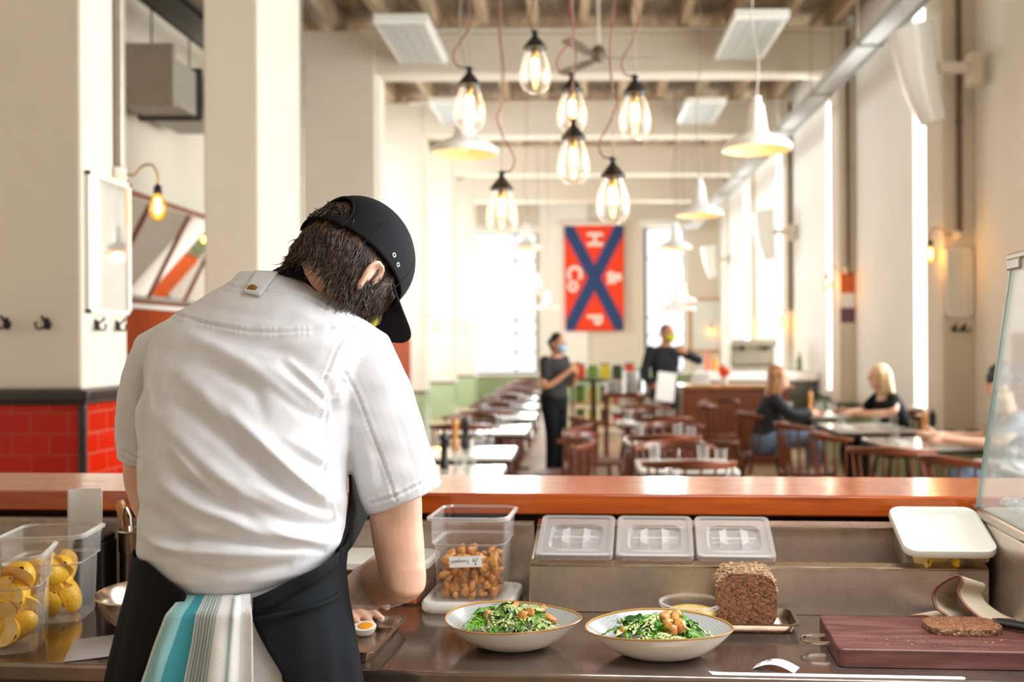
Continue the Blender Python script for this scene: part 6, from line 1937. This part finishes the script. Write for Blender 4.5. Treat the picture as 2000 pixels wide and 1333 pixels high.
edge_tab_l = [edge_phi(lerp_tab(lft, y), y) for y in range(1100, 1600, 10)]
def sm(a, n=3):
    for _ in range(n): a = [a[0]] + [(a[i - 1] + a[i] + a[i + 1]) / 3 for i in range(1, len(a) - 1)] + [a[-1]]
    return a
edge_tab_r, edge_tab_l = sm(edge_tab_r, 6), sm(edge_tab_l, 6)
b = MB(); b.grid(apron_pt, 110, 44); ap = obj('apron', b, M_['apron'], person, solid=.0025, offset=1)
# bib at the far side of the body, its strap rising under the arm
bib = [PD(668, 1068, 1.62), PD(690, 1040, 1.70), PD(705, 1000, 1.80), PD(712, 960, 1.84)]
b = MB()
def bibfn(u, v):
    e0 = catmull([PD(664, 1075, 1.63), PD(676, 1030, 1.68), PD(684, 980, 1.73), PD(684, 930, 1.78), PD(676, 860, 1.83)], 5)
    e1 = catmull([PD(672, 1088, 1.66), PD(692, 1062, 1.76), PD(712, 1022, 1.84), PD(722, 985, 1.89), PD(700, 860, 1.90)], 5)
    i = v * (len(e0) - 1); k = min(int(i), len(e0) - 2); f = i - k
    return (e0[k].lerp(e0[k + 1], f)).lerp(e1[k].lerp(e1[k + 1], f), u)
b.grid(bibfn, 8, 24); obj('apron_bib', b, M_['apron'], person, solid=.003)
# waist ties: narrow bands over the apron
for nm_, ya, yb, ww in (('waist_tie', 1162, 1150, 9), ('waistband', 1140, 1078, 32)):
    b = MB()
    def tie(u, v):
        x = 492 + (672 - 492) * u
        y = ya + (yb - ya) * u + ww * (v - .5) * (1.0 - .2 * u)
        ph = phi_at(x, y)
        return hip(ph, y, .010 + .002 * math.sin(u * 12) + (.003 if nm_ == 'waist_tie' else 0))
    tabx = {}
    def edge_phi_fast(x, y):
        k = [(1040, 272, 676), (1120, 262, 668), (1180, 246, 674), (1260, 228, 688)]
        for i in range(3):
            if y <= k[i + 1][0]:
                f = (y - k[i][0]) / (k[i + 1][0] - k[i][0]); xl = k[i][1] * (1 - f) + k[i + 1][1] * f; xr = k[i][2] * (1 - f) + k[i + 1][2] * f
                break
        s = (x - (xl + xr) / 2) / ((xr - xl) / 2 * 1.06)
        s = max(-1, min(1, s))
        return math.asin(math.copysign(abs(s) ** (1 / .9), s))
    b.grid(tie, 30, 3); obj(nm_, b, M_['apron'], person, solid=.002, offset=1)

# ---- glove on the working arm: a loose see-through sleeve over forearm and hand
def glove_mat():
    m = NT('translucent_glove')
    tr = m.n('ShaderNodeBsdfTransparent', {'Color': (.93, .90, .88, 1)})
    df = m.n('ShaderNodeBsdfPrincipled', {'Base Color': (.80, .74, .71, 1), 'Roughness': .35})
    lw = m.n('ShaderNodeLayerWeight', {'Blend': .4})
    mr = m.n('ShaderNodeMapRange', {'Value': lw.outputs['Facing'], 'To Min': .22, 'To Max': .8})
    mx = m.n('ShaderNodeMixShader', {'Fac': mr.outputs[0], 1: tr.outputs[0], 2: df.outputs[0]})
    m.surf(mx.outputs[0]); return m.m
b = MB()
p0, p1 = EL.lerp(WR, .26), WR
rs = []
for i in range(15):
    f = i / 14
    c = p0.lerp(p1, f) + Vector((-.004 * (1 - f), 0, -.001))
    t_ = (p1 - p0).normalized(); a = t_.cross(Vector((0, 0, 1))).normalized(); c2 = a.cross(t_)
    r = .0505 * (1 - f) + .034 * f + .0015 * math.sin(f * 14)
    rs.append([c + (a * math.cos(q) + c2 * math.sin(q)) * r * (1 + .05 * math.sin(q * 5 + f * 6)) for q in [2 * PI * j / 32 for j in range(32)]])
b.rings(rs, cap0=False, cap1=False)
GM = glove_mat()
obj('glove_cuff', b, GM, person)
b = MB(); hand(b, WR, (-.2, .78, -.36), (.55, .3, .6), .75, 1.1)
o = obj('glove', remeshed(b, .004, 3), None, person); o.data.materials.append(pbr('thin_white_glove', '#ddd0c8', .4, sss=.2, sss_col=(1, .7, .6)))

# ---- hair
def strand_dir(th): return HB * math.cos(th) + HR * math.sin(th)
def hair_pt(th, h, k=1.0):
    q = math.sqrt(max(1 - (h / .122) ** 2, .0)) if h > 0 else max(math.sqrt(max(1 - (h / .15) ** 2, 0)), .80)
    return HC + HU * h + (HB * math.cos(th) * .103 + HR * math.sin(th) * .083) * q * k
r_ = random.Random(21)
b = MB()
# scalp shell beneath the strands
rows = []
for i in range(16):
    h = .112 - (.112 + .075) * i / 15
    rows.append([hair_pt(2 * PI * j / 48, h, 1.0) if not (abs(((2 * PI * j / 48) - PI + PI) % (2 * PI) - PI) < .95 and h < .012) else HC + HU * h + (hair_pt(2 * PI * j / 48, h, .90) - HC - HU * h) for j in range(48)])
b.rings(rows, cap0=True, cap1=False)
sb = obj('hair_base', b, M_['hair_dark'] if False else pbr('deep_brown_hair', '#25170e', .6), person)
b = MB()
def strand(th, h0, L, r, wave, drop, flick, seg=12):
    pts, rad = [], []
    ph = r_.uniform(0, 6.28); k0 = r_.uniform(1.005, 1.05)
    dth = r_.uniform(-.18, .18) + .10
    for i in range(seg + 1):
        t = i / seg
        h = h0 - L * t
        p = hair_pt(th + dth * t + wave * math.sin(t * 7 + ph) * .5, h, k0 + .05 * t * t)
        p = p + strand_dir(th) * (wave * .05 * math.sin(t * 9 + ph) * t + flick * t ** 3) + Vector((0, 0, -drop * t * t))
        pts.append(p); rad.append(r * (1 - .75 * t ** 2) if i else r * .8)
    b.tube(pts, rad, 4)
def rim0(th): return -.006 - .016 * math.cos(th)
for i in range(1250):
    th = R(r_.uniform(-120, 62))
    L = r_.uniform(.034, .060) + .032 * max(0, math.sin(th)) + .02 * max(0, -math.sin(th)) if th > R(-50) else r_.uniform(.045, .08)
    strand(th, rim0(th) + r_.uniform(-.03, .012), L, r_.uniform(.0010, .0019), r_.uniform(.02, .11), r_.uniform(.005, .022), r_.uniform(-.004, .010) if th > R(-40) else r_.uniform(.0, .018))
for i in range(620):
    th = R(r_.uniform(52, 92))
    strand(th, r_.uniform(-.04, .01), r_.uniform(.07, .108), r_.uniform(.0010, .0018), r_.uniform(.02, .12), r_.uniform(0, .015), r_.uniform(-.004, .016))
for i in range(330):
    th = R(r_.uniform(107, 146))
    strand(th, r_.uniform(-.03, .01), r_.uniform(.06, .105), r_.uniform(.0010, .0016), r_.uniform(.02, .10), r_.uniform(0, .015), r_.uniform(-.004, .012))
for i in range(120):   # in the opening at the back of the cap
    th = R(r_.uniform(-34, 34))
    strand(th, r_.uniform(.055, .08), r_.uniform(.06, .085), r_.uniform(.0011, .0018), r_.uniform(.05, .2), 0, r_.uniform(0, .006), 8)
def hair_mat():
    m = NT('brown_hair_strands')
    g = m.n('ShaderNodeObjectInfo')
    n1 = m.n('ShaderNodeTexNoise', {'Vector': m.coord((1, 1, 1)), 'Scale': 75.0, 'Detail': 3.0})
    c = m.ramp(n1.outputs['Fac'], [(.3, '#1c110a'), (.5, '#3d291c'), (.7, '#6e523d')])
    b = m.n('ShaderNodeBsdfPrincipled', {'Base Color': c, 'Roughness': .38})
    m.surf(b.outputs[0]); return m.m
tag(obj('hair', b, hair_mat(), person, angle=180), kind='stuff')
# mask loop behind the ear
b = MB(); b.tube(catmull([hp(.082, .03, -.06), hp(.086, .0, -.058), hp(.082, -.012, -.04)], 4), .0012, 5); b.tube(catmull([hp(.074, .05, -.085), hp(.080, .018, -.078), hp(.084, -.004, -.055)], 4), .0012, 5); obj('mask_loop', b, M_['black'], person)
b = MB(); b.ball(hp(0, .078, -.062), (.055, .040, .045), 16, M=HM); obj('face_mask', b, M_['mask_yellow'], person)

# ---- cap
CA = (.112, .093, .124)
def cap_pt(th, h, k=1.0):
    q = max(1 - (max(h, 0) / CA[2]) ** 2.5, 0) ** .5
    fr = 1 + .05 * max(-math.cos(th), 0) * min(max(h, 0) / .06, 1) * (1 if h < .09 else .4)
    return HC + HU * h + (HB * math.cos(th) * CA[0] * fr + HR * math.sin(th) * CA[1]) * q * k
def rim_h(th): return -.006 - .016 * math.cos(th)
b = MB()
NU, NV = 96, 36
keep = []
o0 = len(b.v)
for i in range(NU):
    th = 2 * PI * i / NU
    for j in range(NV + 1):
        h = rim_h(th) + (CA[2] * .999 - rim_h(th)) * (1 - (1 - j / NV) ** 1.6)
        b.v.append(tuple(cap_pt(th, h)))
for i in range(NU):
    for j in range(NV):
        th = (2 * PI * (i + .5) / NU + PI) % (2 * PI) - PI
        h = rim_h(th) + (CA[2] - rim_h(th)) * (1 - (1 - (j + .5) / NV) ** 1.6)
        arch = (th / R(36)) ** 2 + ((h + .006) / .062) ** 2
        if h > -.006 and arch < 1: continue
        a = i * (NV + 1) + j; c = ((i + 1) % NU) * (NV + 1) + j
        b.f.append((a, c, c + 1, a + 1)); b.mi.append(0)
M_['cap'] = weave('black_cap_cotton', '#111317', .15, 0)
cap = obj('cap', b, M_['cap'], person, solid=.003, offset=1, angle=60)
tag(cap, 'black five panel cap')
# rolled edge of the opening, panel seam
b = MB()
arc = []
for i in range(25):
    q = PI * i / 24
    arc.append(cap_pt(R(36) * math.cos(q), -.006 + .062 * math.sin(q), 1.02))
b.tube(arc, .0028, 8)
sea = [cap_pt(R(62) + R(20) * math.sin(PI * i / 30) * 0, rim_h(0) + .118 * i / 30, 1.03) for i in range(31)]
b.tube(sea, .0011, 6)
b.tube([cap_pt(R(118), rim_h(0) + .118 * i / 30, 1.03) for i in range(31)], .0011, 6)
obj('cap_seam', b, M_['cap'], cap)
b = MB(); b.grid(lambda u, v: cap_pt(R(-38) + R(76) * u, -.023 + .019 * v, 1.035), 24, 3); st = obj('strap', b, M_['cap'], cap, solid=.002)
b = MB()
for k in range(4):
    a0 = R(-12 + 7 * k)
    b.grid(lambda u, v: cap_pt(a0 + R(3.4) * u, -.024 + .021 * v, 1.06), 2, 2)
obj('buckle', b, pbr('black_plastic', '#1b1c1e', .25), st, solid=.002)
def brim(u, v):
    al = R(-66 + 132 * u)
    f = CA[0] * 1.01 * math.cos(al) + v * .080 * max(math.cos(al), 0) ** .45
    rr_ = CA[1] * 1.02 * math.sin(al) * (1 + .02 * v)
    return HC + HF * f + HR * rr_ + HU * (rim_h(PI) + .002 - .014 * v - .030 * math.sin(al) ** 2)
b = MB(); b.grid(brim, 44, 14); obj('peak', b, M_['cap'], cap, solid=.0035)
M_['eyelet'] = pbr('white_metal_eyelet', '#e6e6e2', .3, .3)
for ex, ey in ((769, 498), (779, 518)):
    best = None
    for a in range(60, 175, 2):
        for hh in range(5, 115, 2):
            p = cap_pt(R(a), hh / 1000, 1.035)
            q = to_px([p])[0]
            d = (q[0] - ex) ** 2 + (q[1] - ey) ** 2
            if best is None or d < best[0]: best = (d, p, a, hh)
    p = best[1]; a, hh = R(best[2]), best[3] / 1000
    n = (cap_pt(a + .05, hh) - cap_pt(a - .05, hh)).cross(cap_pt(a, hh + .003) - cap_pt(a, hh - .003)).normalized()
    if n.dot(p - HC) < 0: n = -n
    e1 = n.orthogonal().normalized(); e2 = n.cross(e1)
    b = MB(); b.tube([p + (e1 * math.cos(q) + e2 * math.sin(q)) * .0035 for q in [2 * PI * i / 14 for i in range(15)]], .0013, 6); obj('eyelet', b, M_['eyelet'], cap)

# ---- the tea towel tucked into the waistband
def towel_mat():
    m = NT('striped_tea_towel')
    tc = m.n('ShaderNodeTexCoord')
    sp = m.n('ShaderNodeSeparateXYZ', {0: tc.outputs['UV']})
    W, GR, TL, DT, PT = '#e6e6e4', '#8aa3a6', '#8fc3c6', '#3d97a3', '#a9d3d3'
    st = [(0, W), (.02, PT), (.05, TL), (.20, DT), (.335, W), (.35, GR), (.365, W), (.38, GR), (.405, W), (.415, GR), (.44, W), (.46, GR), (.485, W), (.497, GR), (.525, W), (.54, GR), (.565, W), (.575, GR), (.59, W), (.745, PT), (.775, W), (.875, '#cfd3d6'), (.885, W)]
    c = m.ramp(sp.outputs['X'], st, 'CONSTANT')
    n1 = m.n('ShaderNodeTexNoise', {'Vector': m.coord((1, 1, 1)), 'Scale': 420.0, 'Detail': 2.0})
    b = m.n('ShaderNodeBsdfPrincipled', {'Base Color': c, 'Roughness': .9})
    bp = m.n('ShaderNodeBump', {'Height': n1.outputs['Fac'], 'Strength': .3, 'Distance': .002})
    m.t.links.new(bp.outputs[0], b.inputs['Normal'])
    m.surf(b.outputs[0]); return m.m
def towel(u, v):
    y = 1120 + 330 * v
    xl = 352 - 105 * v * (1 + .0 * v); xr = 489 + 5 * v
    x = xl + (xr - xl) * u
    ph = phi_at(x, y)
    fold = .010 * math.sin(u * 11.5 + .6) * min(v * 4, 1) + .016 * math.exp(-((u - .13 - .1 * v) / .09) ** 2) * min(v * 3, 1) + .008 * math.exp(-((u - .80) / .05) ** 2)
    return hip(ph, y, .021 + fold - .026 * max(0, 1 - v * 12))
def edge_phi_fast2(x, y):
    k = [(1040, 272, 676), (1120, 262, 668), (1180, 246, 674), (1260, 228, 688), (1333, 214, 699), (1500, 196, 715)]
    for i in range(5):
        if y <= k[i + 1][0] or i == 4:
            f = (y - k[i][0]) / (k[i + 1][0] - k[i][0]); xl = k[i][1] * (1 - f) + k[i + 1][1] * f; xr = k[i][2] * (1 - f) + k[i + 1][2] * f
            break
    s = max(-.98, min(.98, (x - (xl + xr) / 2) / ((xr - xl) / 2 * 1.10)))
    return math.asin(math.copysign(abs(s) ** (1 / .9), s))
b = MB(); b.grid(towel, 90, 50, uv=True)
tw = obj('tea_towel', b, towel_mat(), None, solid=.0025, offset=1)
tag(tw, 'teal and white striped tea towel tucked into the back of the black apron', 'towel')
# ------------------------------------------------------------------ daylight and lamps
w = bpy.data.worlds.new('sky')
SC.world = w
w.use_nodes = True
bg = w.node_tree.nodes['Background']
bg.inputs['Color'].default_value = (.97, .98, 1.0, 1)
bg.inputs['Strength'].default_value = 1.5
def area(name, loc, rot, sx, sy, power, col=(.95, .98, 1)):
    l = bpy.data.lights.new(name, 'AREA')
    l.shape = 'RECTANGLE'; l.size = sx; l.size_y = sy; l.energy = power; l.color = col
    o = bpy.data.objects.new(name, l); COL.objects.link(o); o.location = loc; o.rotation_euler = rot
    return o
# each window bay of the right wall
for k, (w0, w1) in enumerate(WIN):
    area('daylight', (3.95, (w0 + w1) / 2, 2.8), (0, PI / 2, 0), 3.9, (w1 - w0) * .96, [440, 240, 220, 190, 170][k])
# the window bays nearer than the frame, beside the kitchen
area('daylight', (3.9, 2.9, 2.5), (0, PI / 2, 0), 3.4, 2.6, 110)
for y0, y1 in LWIN:
    area('daylight', (-4.75, (y0 + y1) / 2, 2.8), (0, -PI / 2, 0), 3.7, (y1 - y0) * .95, [180, 190, 160][LWIN.index((y0, y1))])
# far windows
area('daylight', (-1.9, 25.6, 2.5), (PI / 2, 0, PI), 1.6, 3.4, 200)
area('daylight', (2.14, 25.6, 2.5), (PI / 2, 0, PI), 1.0, 3.4, 170)
# unseen fill lights added to brighten the pass and the steel
ks = area('kitchen_fill', (.85, 1.45, 2.3), (R(4), 0, 0), 1.8, .4, 17, (.96, .98, 1))
area('kitchen_fill', (.5, -1.2, 4.6), (R(-20), 0, 0), 3.0, .6, 16, (1, .98, .95))
ks.data.spread = R(105)
for p in ENL:
    l = bpy.data.lights.new('lamp_glow', 'POINT'); l.energy = 2.2; l.color = (1, .72, .42); l.shadow_soft_size = .05
    o = bpy.data.objects.new('lamp_glow', l); COL.objects.link(o); o.location = p + Vector((0, 0, -.07))
for p in LAMPS:
    l = bpy.data.lights.new('lamp_glow', 'POINT'); l.energy = 4; l.color = (1, .6, .25); l.shadow_soft_size = .05
    o = bpy.data.objects.new('lamp_glow', l); COL.objects.link(o); o.location = p
vs = SC.view_settings
vs.view_transform = 'Standard'; vs.look = 'None'; vs.gamma = 1.0; vs.exposure = 0.17
vs.use_curve_mapping = False
SC.cycles.max_bounces = 10
SC.cycles.transparent_max_bounces = 24
SC.cycles.use_denoising = True
